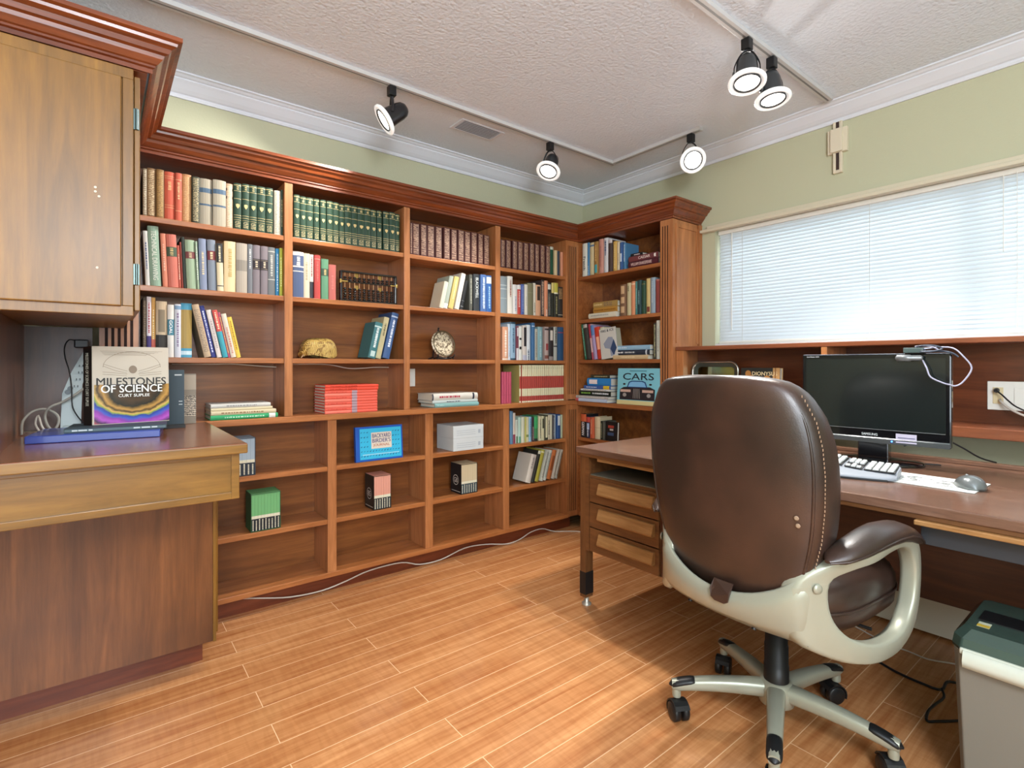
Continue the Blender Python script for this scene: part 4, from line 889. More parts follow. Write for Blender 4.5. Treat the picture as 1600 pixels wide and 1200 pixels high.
# ---- box sets: a case with paperbacks inside
def box_set(x0, x1, z, h, d, top, low, case, label, n, rot=0, mono=None, band='#d8d4bc'):
    t = x1-x0; e = empty('boxed_book_set', (x0, YF+.012, z), label, 'boxed books', 'boxed paperback sets', math.radians(rot))
    cs = MB(); w = .0025
    cs.box(0, w, .0, d, .0005, h).box(t-w, t, .0, d, .0005, h).box(w, t-w, 0, d, .0005, .003).box(w, t-w, 0, d, h-.003, h).box(w, t-w, d-w, d, .003, h-.003)
    c = cs.build('slipcase', cloth(case), parent=e, loc=(0, 0, 0))
    MB().box(w, t-w, .0, d, h, h+.0006).build('case_top', cloth(top), parent=c, loc=(0, 0, 0))
    if mono:
        ring = MB(); R = .030
        for k in range(28):
            a, b = 2*math.pi*k/28, 2*math.pi*(k+1)/28
            ring.quad(*[(-.0006, d*.5+r*math.cos(q), h*.45+r*math.sin(q)) for r, q in ((R, a), (R, b), (R-.003, b), (R-.003, a))])
        ring.build('monogram_ring', cloth('#d8d0c8'), parent=c, loc=(0, 0, 0))
        text_part(mono, (-.0006, d*.5+.019, h*.45-.014), (0, -1, 0), (0, 0, 1), .038, .028, cloth('#d8d0c8'), c, 'monogram')
        MB().quad((-.0005, .01, .012), (-.0005, d-.01, .012), (-.0005, d-.01, .015), (-.0005, .01, .015)).build('case_rule', cloth('#d8d0c8'), parent=c, loc=(0, 0, 0))
    bw = (t-2*w)/n
    for k in range(n):
        xa, xb = w+k*bw+.0003, w+(k+1)*bw-.0003; b = MB()
        b.box(xa, xb, .0015, d-.006, .0035, h*.34, 1).box(xa, xb, .0015, d-.006, h*.34, h*.42, 2).box(xa, xb, .0015, d-.006, h*.42, h-.004, 0)
        rr = random.Random(k*7+int(x0*100)); zz = .03
        while zz < .30:
            l = rr.uniform(.01, .035); b.quad((xa+bw*.3, .001, zz*h), (xa+bw*.62, .001, zz*h), (xa+bw*.62, .001, (zz+l)*h), (xa+bw*.3, .001, (zz+l)*h), 2); zz += l+.008
        b.build('paperback', [cloth(top), cloth(low), cloth(band)], parent=e, loc=(0, 0, 0))
    return e
box_set(.468, .560, .633, .170, .11, '#9fb0bd', '#2c3440', '#3a4450', 'grey blue boxed paperback set half behind the counter corner', 5, mono=None)
box_set(.541, .668, .372, .172, .11, '#6fae72', '#22262c', '#2f5a38', 'green and black boxed paperback set on low shelf, far left', 9, mono=None)
box_set(1.128, 1.226, .372, .178, .115, '#d99a86', '#33383a', '#2a221c', 'pink topped boxed paperback set with round monogram on black case', 7, mono='85')
box_set(1.668, 1.784, .372, .176, .115, '#c9b896', '#34464e', '#1c1a1c', 'cream topped boxed paperback set marked GB on its black case', 7, mono='GB')
# two white boxed volumes lying
for k, (z0, lb) in enumerate(((.633, 'white boxed volume at the bottom of the pair, third bay'), (.633+.0730, 'white boxed volume stacked on its twin, third bay'))):
    o = MB().box(1.606, 1.818, YF-.002, YF+.185, z0, z0+.0725).build('boxed_book', mat('white_case', '#cdd2d2', .5), loc=(1.606, YF, z0), bevel=.001)
    tag(o, lb, 'boxed book', 'white boxed volumes on the low shelf')
    b = MB()
    for q in range(3): b.box(1.63, 1.76, YF-.0026, YF-.002, z0+.018+q*.012, z0+.020+q*.012)
    b.box(1.780, 1.796, YF-.0026, YF-.002, z0+.022, z0+.044)
    b.build('spine_marks', mat('case_ink', '#a8b0b8', .5), parent=o, loc=(1.606, YF, z0))

# ---- front-facing books
def slab_book(name, w, h, d, cover, spine, label, loc, rotz, tilt=0, group=None, pagem=PAGEW):
    """stands facing local -y, origin lower-left front; spine on its left"""
    mb = MB(); c = .0025
    mb.box(0, w, 0, c, 0, h, 0).box(0, w, d-c, d, 0, h, 1).box(0, c, c, d-c, 0, h, 1)
    o = mb.build(name, [cloth(cover), cloth(spine)]); MB().box(c, w-.004, c+.0002, d-c-.0002, .003, h-.003).build('page_block', pagem, parent=o, loc=(0, 0, 0))
    o.matrix_world = Matrix.Translation(loc) @ Matrix.Rotation(math.radians(rotz), 4, 'Z') @ Matrix.Rotation(math.radians(-tilt), 4, 'X')
    return tag(o, label, 'book', group)
def deco_quad(o, name, x0, x1, z0, z1, m, lift=.0005):
    return MB().quad((x0, -lift, z0), (x1, -lift, z0), (x1, -lift, z1), (x0, -lift, z1)).build(name, m, parent=o, loc=(0, 0, 0))
# birding journal
bj = slab_book('book', .262, .178, .022, '#1f56b0', '#1c49a0', 'turquoise and blue journal standing face out on the low shelf', (1.032, YF+.010, .6335), 0, 4)
deco_quad(bj, 'cover_art', .022, .254, .010, .168, mat('turquoise_cover', '#38b4dc', .4))
fk = MB()
for r in range(6):
    for q in range(14):
        x, z = .030+q*.0160, .026+r*.0245
        if (x > .075 and x < .205 and z > .058 and z < .150): continue
        a = .5*math.sin(q*5+r*3)
        fk.add([(x-.004, -.001, z-.002), (x+.001, -.001, z-.003+a*.004), (x+.006, -.001, z+.004), (x, -.001, z+.002)], [(0, 1, 2, 3)])
fk.build('bird_pattern', mat('deep_blue_ink', '#1a4a7c', .5), parent=bj, loc=(0, 0, 0))
deco_quad(bj, 'title_panel', .084, .198, .062, .146, cloth('#d8cdbd'), .0012)
INK = mat('plum_ink', '#54507a', .5); INK2 = mat('brick_ink', '#b06a4a', .5)
text_part('BACKYARD', (.090, -.0016, .118), (1, 0, 0), (0, 0, 1), .102, .021, INK, bj)
text_part("BIRDER'S", (.090, -.0016, .093), (1, 0, 0), (0, 0, 1), .102, .021, INK, bj)
text_part('JOURNAL', (.094, -.0016, .070), (1, 0, 0), (0, 0, 1), .092, .016, INK2, bj)
deco_quad(bj, 'caption_strip', .036, .240, .031, .036, mat('pale_caption', '#9ad4e6', .5), .0013)
# CARS on the corner ledge, faces -x
cars = slab_book('book', .325, .228, .016, '#7cc0d0', '#5a9ab0', 'pale blue book titled CARS standing face out on the corner ledge', (XF-.006, 2.231, .8855), -90, 4)
text_part('CARS', (.044, -.001, .155), (1, 0, 0), (0, 0, 1), .236, .042, mat('ink_black', '#1a2230', .5), cars)
deco_quad(cars, 'series_line', .095, .225, .209, .214, mat('ink_teal', '#3a7080', .5))
deco_quad(cars, 'cover_band', 0, .325, 0, .026, cloth('#cfc48e'), .0006)
art = MB()
art.add([(x, -.001, z) for x, z in ((.018, .030), (.235, .030), (.235, .098), (.205, .112), (.175, .112), (.070, .112), (.040, .108), (.018, .094))], [tuple(range(8))], 0)
art.add([(x, -.0014, z) for x, z in ((.062, .108), (.190, .108), (.178, .142), (.160, .150), (.092, .150), (.074, .142))], [tuple(range(6))], 1)
art.add([(x, -.0018, z) for x, z in ((.070, .112), (.182, .112), (.172, .138), (.156, .144), (.096, .144), (.080, .138))], [tuple(range(6))], 2)
art.add([(x, -.0018, z) for x, z in ((.022, .078), (.088, .078), (.088, .094), (.022, .094))], [(0, 1, 2, 3)], 3)
art.add([(x, -.0018, z) for x, z in ((.160, .078), (.226, .078), (.226, .094), (.160, .094))], [(0, 1, 2, 3)], 3)
for q in range(5): art.add([(x, -.0018, z) for x, z in ((.104+q*.01, .040), (.107+q*.01, .040), (.109+q*.008, .100), (.106+q*.008, .100))], [(0, 1, 2, 3)], 4)
for x in (.05, .20):
    art.add([(x+.012*math.cos(k*math.pi/8), -.0019, .060+.012*math.sin(k*math.pi/8)) for k in range(16)], [tuple(range(16))], 4)
for x in (.046, .208): art.add([(x+.009*math.cos(k*math.pi/5), -.0019, .128+.006*math.sin(k*math.pi/5)) for k in range(10)], [tuple(range(10))], 0)
art.v = [(p[0]*1.24, p[1], p[2]) for p in art.v]; art.build('car_picture', [cloth('#2a2428'), cloth('#1c3f78'), cloth('#7ab4dc'), cloth('#c9a898'), cloth('#9a9490')], parent=cars, loc=(0, 0, 0))
# magazine face out on the third shelf of the corner bookcase
mg = slab_book('magazine', .142, .200, .006, '#c9c8c0', '#a8a8a0', 'grey magazine titled FIRE & ICE leaning face out, corner bookcase', (XF+.008, 2.372, 1.1705), -90, 0)
mg.matrix_world = mg.matrix_world @ Matrix.Rotation(math.radians(-7), 4, 'Y')
mg['category'] = 'magazine'
text_part('FIRE & ICE', (.016, -.001, .176), (1, 0, 0), (0, 0, 1), .110, .016, mat('ink_black', '#1a2230'), mg)
pa = MB()
pa.add([(x, -.0012, z) for x, z in ((.030, .100), (.075, .140), (.110, .135), (.130, .080), (.120, .020), (.085, .010), (.080, .060), (.040, .070))], [tuple(range(8))], 0)
pa.add([(x, -.0016, z) for x, z in ((.085, .060), (.120, .120), (.140, .060), (.110, .015))], [(0, 1, 2, 3)], 1)
pa.build('cover_picture', [cloth('#9098a8'), cloth('#2f4468')], parent=mg, loc=(0, 0, 0))
# small black book face on at the low corner shelf
sb = slab_book('book', .100, .126, .02, '#1a1414', '#2a1a18', 'small black and red paperback turned face out, low corner shelf', (XF+.02, 2.350, .6335), -90, 3)
deco_quad(sb, 'red_title', .02, .07, .085, .102, cloth('#a03a2c')); deco_quad(sb, 'white_label', .035, .065, .068, .080, cloth('#b8b4b0')); deco_quad(sb, 'blue_figure', .018, .07, .035, .055, cloth('#3a4a6a'))
# olive reference book beside the red and cream set
# DIONYSUS on the sill shelf, face out
di = slab_book('book', .205, .226, .034, '#2a2a26', '#c9a878', 'black book titled DIONYSUS standing on the sill shelf', (2.70, 1.448, .8925), -90, 3)
text_part('DIONYSUS', (.062, -.001, .186), (1, 0, 0), (0, 0, 1), .130, .020, mat('pale_gold_ink', '#d8c49a', .5), di)
deco_quad(di, 'page_edge_strip', .170, .205, 0, .226, cloth('#b98e5c'), .0008)
deco_quad(di, 'inner_edge', .180, .186, 0, .226, cloth('#8a5e34'), .0012)
fg = MB()
for cx, cz, r in ((.040, .196, .016), (.052, .175, .014), (.140, .165, .02), (.095, .155, .016)):
    fg.add([(cx+r*math.cos(k*math.pi/5), -.0009, cz+r*1.1*math.sin(k*math.pi/5)) for k in range(10)], [tuple(range(10))])
fg.build('cover_figures', cloth('#a8743c'), parent=di, loc=(0, 0, 0))

# ================================================================== THINGS ON THE SHELVES
BRASS = mat('brass', '#c9a860', .3, metal=.8); LACQ = mat('black_lacquer', '#1c1816', .25, coat=.5); BEAD = mat('bead_black', '#101010', .15, coat=.6); ROD = mat('bamboo_rod', '#cfa070', .5)
ab = empty('abacus', (1.115, 2.635, 1.458), 'black lacquered abacus with brass fittings, second shelf, second bay', 'abacus')
AX0, AX1, AZ0, AZ1, AY = .962, 1.270, 1.4585, 1.616, 2.62
fm = MB().box(AX0, AX1, AY, AY+.026, AZ0, AZ0+.010).box(AX0, AX1, AY, AY+.026, AZ1-.010, AZ1).box(AX0, AX0+.009, AY, AY+.026, AZ0+.01, AZ1-.01).box(AX1-.009, AX1, AY, AY+.026, AZ0+.01, AZ1-.01)
fm.build('frame', LACQ, parent=ab, bevel=.0015)
BZ = AZ0+.102
MB().box(AX0+.009, AX1-.009, AY+.006, AY+.020, BZ-.003, BZ+.003).build('beam', LACQ, parent=ab)
for x0, x1 in ((AX0-.004, AX0+.036), (AX1-.036, AX1+.004)):
    m_ = MB().box(x0, x1, AY-.002, AY+.001, BZ-.0035, BZ+.0035)
    xe = x0 if x0 < 1.1 else x1-.008
    m_.box(xe, xe+.008, AY-.003, AY+.028, BZ-.010, BZ+.010); m_.build('brass_clasp', BRASS, parent=ab, bevel=.001)
bead0 = None
for k in range(11):
    x = AX0+.026+k*(AX1-AX0-.052)/10
    rod = MB().lathe([(.0016, 0), (.0016, AZ1-AZ0-.02)], (x, AY+.013, AZ0+.01), (0, 0, 1), 8).build('rod', ROD, parent=ab)
    for z in [AZ0+.0165+.0125*q for q in range(5)]+[BZ+.0095, BZ+.022]:
        if bead0 is None:
            bead0 = MB().lathe([(.003, -.0058), (.0075, -.003), (.0098, 0), (.0075, .003), (.003, .0058)], (0, 0, 0), (0, 0, 1), 12).build('bead', BEAD, parent=ab, loc=(0, 0, 0)); b_ = bead0
        else: b_ = bead0.copy(); C.objects.link(b_); b_.parent = ab
        b_.location = Vector((x, AY+.013, z))-ab.location
for x in (AX0+.026+2.5*.0256, AX0+.026+7.5*.0256):
    for z0 in (BZ+.026, BZ-.036):
        MB().box(x-.009, x+.009, AY+.020, AY+.023, z0, z0+.022).build('gold_ornament', mat('gold_paint', '#b09048', .4, metal=.3), parent=ab)
# golden cap
CAP = bpy.data.materials.new('gold_embroidery'); CAP.use_nodes = True
def _cap():
    nt = CAP.node_tree; N = nt.nodes; L = nt.links; b = N['Principled BSDF']; t = N.new('ShaderNodeTexCoord')
    n = N.new('ShaderNodeTexNoise'); n.inputs['Scale'].default_value = 22; n.inputs['Detail'].default_value = 2; n.inputs['Distortion'].default_value = 2.5
    w = N.new('ShaderNodeTexWave'); w.inputs['Scale'].default_value = 55; w.inputs['Distortion'].default_value = 9; w.inputs['Detail'].default_value = 2; w.inputs['Detail Scale'].default_value = .5
    L.new(t.outputs['Object'], n.inputs['Vector']); L.new(t.outputs['Object'], w.inputs['Vector'])
    r = N.new('ShaderNodeValToRGB'); e = r.color_ramp.elements; e[0].position = .2; e[0].color = hexc('#8a6a2c'); e[1].position = .7; e[1].color = hexc('#d8b868')
    L.new(w.outputs['Fac'], r.inputs[0])
    r2 = N.new('ShaderNodeValToRGB'); e = r2.color_ramp.elements; e[0].position = .42; e[0].color = hexc('#a8905c'); e[1].position = .46; e[1].color = (1, 1, 1, 1); L.new(n.outputs['Fac'], r2.inputs[0])
    m = N.new('ShaderNodeMix'); m.data_type = 'RGBA'; m.blend_type = 'MULTIPLY'; m.inputs[0].default_value = .8; L.new(r.outputs[0], m.inputs[6]); L.new(r2.outputs[0], m.inputs[7]); L.new(m.outputs[2], b.inputs['Base Color'])
    b.inputs['Roughness'].default_value = .5
    bp = N.new('ShaderNodeBump'); bp.inputs['Strength'].default_value = .6; bp.inputs['Distance'].default_value = .003; L.new(w.outputs['Fac'], bp.inputs['Height']); L.new(bp.outputs[0], b.inputs['Normal'])
_cap()
cap = empty('embroidered_cap', (.865, 2.68, 1.165), 'gold embroidered soft cap lying on third shelf of second bay', 'cap')
def _capf(u, v):
    a = 2*math.pi*u; ph = v*math.pi/2; k = 1+.05*math.sin(5*a+2)*math.cos(ph)
    s = lambda q, e: math.copysign(abs(q)**e, q)
    return (.868+.088*k*s(math.cos(a), .8)*math.cos(ph)**.55, 2.685+.075*k*s(math.sin(a), .8)*math.cos(ph)**.55, 1.1665+.008*(1+math.cos(a*3))*(1-v)+.098*math.sin(ph)**.8*(1+.05*math.cos(a*2+1)))
MB().grid(_capf, 36, 12).build('crown', CAP, parent=cap)
MB().tube([(.800, 2.620, 1.192), (.787, 2.65, 1.190), (.781, 2.69, 1.186), (.79, 2.73, 1.184)], .010, 8, flat=(1.3, .7)).build('rolled_brim', CAP, parent=cap)
MB().tube([(.789, 2.640, 1.186), (.779, 2.638, 1.176), (.772, 2.636, 1.168)], .003, 6).build('chin_strap', mat('strap_tan', '#a08060', .6), parent=cap)
# display plate on easel
PLC = (1.592, 2.672, 1.258)
ax_ = Vector((.10, -1, .22)).normalized()
pe = empty('display_plate', (PLC[0], PLC[1], 1.166), 'cream decorative plate with dark floral ring standing on an easel', 'plate')
PLM = bpy.data.materials.new('plate_glaze'); PLM.use_nodes = True
def _pl():
    nt = PLM.node_tree; N = nt.nodes; L = nt.links; b = N['Principled BSDF']; t = N.new('ShaderNodeTexCoord')
    v = N.new('ShaderNodeTexNoise'); v.inputs['Scale'].default_value = 75; v.inputs['Detail'].default_value = 2; v.inputs['Distortion'].default_value = 1; L.new(t.outputs['Object'], v.inputs['Vector'])
    r = N.new('ShaderNodeValToRGB'); e = r.color_ramp.elements; e[0].position = .50; e[0].color = hexc('#d8ccb0'); e[1].position = .57; e[1].color = hexc('#6a5a44'); L.new(v.outputs['Fac'], r.inputs[0]); L.new(r.outputs[0], b.inputs['Base Color']); b.inputs['Roughness'].default_value = .3
_pl()
pr = [(.001, .000), (.050, .000), (.056, -.006), (.078, -.010), (.080, -.009), (.078, -.006), (.055, .004), (.001, .006)]
MB().lathe([(r, -h-.002) for r, h in pr], PLC, -ax_, 40, caps=False).build('plate_disc', PLM, parent=pe)
MB().lathe([(.078, .0095), (.0785, .0115), (.071, .0100), (.0705, .0085)], PLC, ax_, 40, caps=False).build('rim_band', mat('rim_ink', '#5a5038', .4), parent=pe)
ea = empty('plate_easel', (PLC[0], PLC[1]+.02, 1.166), 'small black easel holding the cream plate on third shelf', 'easel')
for s in (-1, 1):
    x = PLC[0]+s*.052
    MB().tube([(x+s*.004, 2.636, 1.196), (x, 2.640, 1.182), (x, 2.66, 1.178), (x, 2.700, 1.178), (x*.6+PLC[0]*.4, 2.722, 1.26), (PLC[0], 2.728, 1.345), (PLC[0], 2.722, 1.352)], .0035, 8).tube([(x, 2.655, 1.178), (x+s*.004, 2.645, 1.1695)], .004, 8, smooth=1).tube([(x, 2.705, 1.178), (x+s*.004, 2.745, 1.1695)], .004, 8, smooth=1).build('easel_leg', BLACK, parent=ea)
MB().tube([(PLC[0]-.052, 2.66, 1.178), (PLC[0], 2.665, 1.170), (PLC[0]+.052, 2.66, 1.178)], .004, 8).build('cross_bar', BLACK, parent=ea)
# switch plate inside the third bay
sw = empty('wall_switch', (1.432, 2.789, 1.06), 'white switch plate set in the back of the third bay', 'switch')
MB().box(1.397, 1.467, 2.784, 2.7895, 1.008, 1.112).build('plate', WHITE, parent=sw, bevel=.0015)
MB().box(1.416, 1.448, 2.780, 2.784, 1.030, 1.090).build('rocker', WHITE, parent=sw, bevel=.001)
WC = mat('cable_white', '#c9c0b4', .5); GC = mat('cable_grey', '#9a958a', .5); BC = mat('cable_black', '#141416', .45)
tag(MB().tube([(.25, 2.72, 1.137), (.40, 2.72, 1.137), (.49, 2.72, 1.138), (.561, 2.72, 1.132), (.617, 2.72, 1.127), (.68, 2.72, 1.123)], .003).build('shelf_cable', WC, loc=(.45, 2.72, 1.13)), 'white cable sagging under the third shelf of far left bay', 'cable')
tag(MB().tube([(.721, 2.72, 1.136), (.844, 2.72, 1.138), (.943, 2.72, 1.134), (1.036, 2.72, 1.116), (1.113, 2.72, 1.116), (1.193, 2.72, 1.121), (1.269, 2.72, 1.120)], .003).build('shelf_cable', WC, loc=(1.0, 2.72, 1.13)), 'white cable sagging under the third shelf of second bay', 'cable')
tag(MB().tube([(.40, 2.63, .10), (.569, 2.63, .056), (.720, 2.628, .021), (.871, 2.628, .012), (.991, 2.628, .028), (1.119, 2.63, .051), (1.301, 2.63, .050), (1.414, 2.628, .014), (1.551, 2.628, .010), (1.714, 2.63, .040), (1.868, 2.63, .030), (2.02, 2.613, .005), (2.141, 2.626, .008), (2.23, 2.63, .033), (2.335, 2.63, .036), (2.427, 2.61, .005), (2.547, 2.519, .004), (2.60, 2.40, .004)], .0035).build('floor_cable', WC, loc=(1.4, 2.62, 0)), 'grey white cable looping along the bookcase kick board', 'cable')

# ------------------------------------------------------------------ on the hutch counter
CT = .8905
blue = MB().box(0, .342, 0, .24, .0006, .024).build('flat_case', mat('blue_case', '#2b3f90', .35, coat=.3))
blue.matrix_world = Matrix.Translation((-.178, 2.160, CT)) @ Matrix.Rotation(math.radians(-6.9), 4, 'Z'); tag(blue, 'flat royal blue case lying at the bottom on the hutch counter', 'case')
mdf = blue.modifiers.new('b', 'BEVEL'); mdf.width = .002
dvd = MB().box(0, .272, 0, .19, 0, .013, 0).box(.002, .27, -.0006, 0, .003, .010, 1).build('flat_book', [cloth('#34424a'), cloth('#5a6c70')])
dvd.matrix_world = Matrix.Translation((-.088, 2.185, CT+.0245)) @ Matrix.Rotation(math.radians(-5.5), 4, 'Z'); tag(dvd, 'thin dark book lying on the blue case, under the upright book', 'book', 'books on the hutch counter')
sp_ = MB()
for x, l in ((.020, .014), (.036, .022), (.062, .010), (.180, .018), (.202, .024), (.230, .016)): sp_.quad((x, -.0012, .0045), (x+l, -.0012, .0045), (x+l, -.0012, .0090), (x, -.0012, .0090))
sp_.build('spine_lettering', cloth('#c9cfcc'), parent=dvd, loc=(0, 0, 0))
ms = slab_book('book', .220, .268, .040, '#c9bfae', '#2a1a16', 'large book titled MILESTONES OF SCIENCE standing upright on the counter', (-.017, 2.262, CT+.0385), 6, 3, 'books on the hutch counter')
# its jacket: parchment above, swirling colour bands below
FRC = bpy.data.materials.new('swirl_jacket'); FRC.use_nodes = True
def _frc():
    nt = FRC.node_tree; N = nt.nodes; L = nt.links; b = N['Principled BSDF']; t = N.new('ShaderNodeTexCoord'); mp = N.new('ShaderNodeMapping'); mp.inputs['Location'].default_value = (-.118, 0, -.155); mp.inputs['Scale'].default_value = (1, 0, 1.25)
    L.new(t.outputs['Object'], mp.inputs['Vector'])
    n = N.new('ShaderNodeTexNoise'); n.inputs['Scale'].default_value = 24; n.inputs['Detail'].default_value = 3; L.new(t.outputs['Object'], n.inputs['Vector'])
    ln = N.new('ShaderNodeVectorMath'); ln.operation = 'LENGTH'; L.new(mp.outputs[0], ln.inputs[0])
    ma = N.new('ShaderNodeMath'); ma.operation = 'MULTIPLY_ADD'; L.new(n.outputs['Fac'], ma.inputs[0]); ma.inputs[1].default_value = .030; L.new(ln.outputs['Value'], ma.inputs[2])
    r = N.new('ShaderNodeValToRGB'); cr = r.color_ramp; mul = N.new('ShaderNodeMath'); mul.operation = 'MULTIPLY'; mul.inputs[1].default_value = 4.2; L.new(ma.outputs[0], mul.inputs[0]); L.new(mul.outputs[0], r.inputs[0])
    cols = [(0, '#1a1814'), (.30, '#4a3420'), (.40, '#1c1a14'), (.47, '#c09048'), (.51, '#3a2818'), (.55, '#d8b060'), (.575, '#8aa040'), (.60, '#2a3a90'), (.64, '#3a58b8'), (.68, '#8a3aa0'), (.74, '#b050b8'), (.80, '#3a2448'), (.86, '#c86068'), (.93, '#2c1c28'), (1, '#c06a60')]
    cr.elements[0].position = 0; cr.elements[0].color = hexc(cols[0][1]); cr.elements[1].position = 1; cr.elements[1].color = hexc(cols[-1][1])
    for p, c in cols[1:-1]: e = cr.elements.new(p); e.color = hexc(c)
    L.new(r.outputs[0], b.inputs['Base Color']); b.inputs['Roughness'].default_value = .25
_frc()
deco_quad(ms, 'swirl_art', .004, .220, .002, .136, FRC)
MB().quad((-.0005, .038, .002), (-.0005, .002, .002), (-.0005, .002, .26), (-.0005, .038, .26)).build('spine_face', cloth('#1c1612'), parent=ms, loc=(0, 0, 0))
text_part('MILESTONES OF SCIENCE / CURT SUPLEE', (-.0012, .028, .245), (0, 0, -1), (0, -1, 0), .18, .013, cloth('#c9c4b0'), ms)
deco_quad(ms, 'logo_frame', -.001, -.0005, .01, .02, cloth('#c9a040'))
text_part('MILESTONES', (.010, -.0016, .133), (1, 0, 0), (0, 0, 1), .200, .026, mat('ink_warm_black', '#2a2622', .5), ms)
text_part('OF SCIENCE', (.022, -.0020, .108), (1, 0, 0), (0, 0, 1), .176, .026, mat('ink_white', '#f0eee8', .5), ms)
text_part('CURT SUPLEE', (.070, -.0018, .092), (1, 0, 0), (0, 0, 1), .090, .010, mat('ink_white', '#f0eee8'), ms)
# plain line drawing of outstretched hands and a head (a generic stand-in)
sk = MB(); ikm = mat('sketch_ink', '#8a7a68', .6)
def ln(pts, r=.0006):
    for (xa, za), (xb, zb) in zip(pts, pts[1:]):
        dx, dz = xb-xa, zb-za; l = math.hypot(dx, dz) or 1; nx, nz = -dz/l*r, dx/l*r
        sk.quad((xa-nx, -.0010, za-nz), (xb-nx, -.0010, zb-nz), (xb+nx, -.0010, zb+nz), (xa+nx, -.0010, za+nz))
ln([(.028+.083*(1-math.cos(k*math.pi/14)), .196+.055*math.sin(k*math.pi/14)) for k in range(15)])
for s in (-1, 1):
    ln([(.112+s*.016, .182), (.112+s*.045, .192), (.112+s*.083, .207)]); ln([(.112+s*.018, .176), (.112+s*.050, .184), (.112+s*.083, .200)])
    ln([(.112+s*.016, .172), (.112+s*.085, .180)]); ln([(.112+s*.018, .166), (.112+s*.085, .172)])
for q in range(5): ln([(.02+q*.003, .252-q*.0035), (.200-q*.012, .252-q*.0035)], .0004)
sk.add([(.112+.012*math.cos(k*math.pi/8), -.0012, .188+.014*math.sin(k*math.pi/8)) for k in range(16)], [tuple(range(16))])
sk.build('cover_drawing', ikm, parent=ms, loc=(0, 0, 0))
for q in [ms]+list(ms.children):
    for v in q.data.vertices: v.co.x -= .5*v.co.y
# slate book and grey picture book behind
sl_ = slab_book('book', .150, .222, .024, '#3a4850', '#2c363c', 'slate grey slim book standing behind the tall science book', (.113, 2.42, CT+.001), -3, 0, 'books on the hutch counter')
deco_quad(sl_, 'small_logo', .118, .142, .200, .205, cloth('#c9d0d0')); deco_quad(sl_, 'small_caption', .132, .144, .098, .101, cloth('#c9d0d0')); deco_quad(sl_, 'small_caption', .132, .144, .086, .089, cloth('#c9d0d0'))
gp = slab_book('book', .054, .205, .030, '#8a7f70', '#6a6054', 'weathered grey picture book behind the slate one, counter end', (.262, 2.52, CT+.001), -4, 0, 'books on the hutch counter')
deco_quad(gp, 'cover_photo', .0, .054, .03, .115, ornate('#4a4038', '#c9b8a0'))
deco_quad(gp, 'title_band', .0, .054, .14, .20, cloth('#a89a88'))
bs = MB().box(.12, .262, 2.365, 2.415, CT+.0006, CT+.012).build('flat_book', cloth('#2a2c2c'), loc=(.12, 2.365, CT+.0006)); tag(bs, 'thin black booklet poking out beneath the slate book', 'booklet', 'books on the hutch counter')
# power strip leaning on the recess wall
STRIP = mat('strip_grey', '#a8b4b4', .4)
ps = empty('power_strip', (-.10, 2.47, CT), 'pale grey power strip leaning upright behind the large book', 'power strip')
def plate2(pts, y0, y1): return MB().prism(pts, lambda p, k: (p[0], [y0, y1][k]+(p[1]-CT)*.25, p[1]))
plate2([(-.108, CT+.002), (-.052, CT+.002), (-.048, 1.06), (-.026, 1.16), (-.020, 1.195), (-.042, 1.19), (-.078, 1.11), (-.104, 1.03)], 2.44, 2.465).build('body', STRIP, parent=ps, bevel=.004)
for x, z in ((-.052, 1.13), (-.054, 1.105), (-.060, 1.08), (-.066, 1.055)):
    y = 2.4385+(z-CT)*.25
    for dx in (-.006, .004): MB().box(x+dx, x+dx+.0025, y-.001, y+.001, z-.004, z+.004).build('socket_slot', BLACK, parent=ps)
MB().lathe([(.009, 0), (.008, -.006)], (-.088, 2.439+.14*.25, 1.035), (0, 1, 0), 14).lathe([(.008, 0), (.007, -.006)], (-.082, 2.439+.15*.25, 1.048), (0, 1, 0), 14).build('switch_knob', mat('knob_grey', '#5a6468', .4), parent=ps)
tag(MB().box(-.100, -.062, 2.40, 2.425, .965, .992).build('junction_block', STRIP, loc=(-.1, 2.40, .965), bevel=.002), 'small pale plug block beside the power strip on counter', 'plug')
bpy.data.objects['junction_block'].location.z = CT+.0008
ad = empty('power_adapter', (-.055, 2.50, 1.205), 'black plug adapter with a thin cord atop the power strip', 'adapter')
MB().box(-.072, -.030, 2.49, 2.525, 1.196, 1.226).build('adapter_body', BLACK, parent=ad, bevel=.004)
MB().tube([(-.070, 2.50, 1.222), (-.085, 2.49, 1.224), (-.097, 2.48, 1.20), (-.095, 2.46, 1.16), (-.083, 2.44, 1.11), (-.076, 2.42, 1.05), (-.074, 2.41, .99), (-.062, 2.41, .955), (-.04, 2.42, .92)], .0022).build('thin_cord', BC, parent=ad)
tag(MB().tube([(-.206, 2.43, CT+.005), (-.204, 2.43, .94), (-.180, 2.44, .972), (-.145, 2.445, .978), (-.115, 2.44, .955), (-.113, 2.435, .925), (-.125, 2.43, .905), (-.140, 2.435, .92), (-.148, 2.44, .955), (-.135, 2.43, .985), (-.105, 2.44, 1.0), (-.075, 2.44, 1.02), (-.04, 2.45, 1.05)], .0042).build('coiled_cord', GC, loc=(-.15, 2.40, CT)), 'grey cord looping in rings beside the blue case', 'cord')
tag(MB().tube([(-.16, 2.41, .905), (-.172, 2.43, .93), (-.165, 2.44, .957), (-.150, 2.40, .915), (-.12, 2.40, .900), (-.09, 2.41, .897)], .003).build('white_cord', WC, loc=(-.15, 2.42, CT)), 'short white cord curling behind the blue case', 'cord')

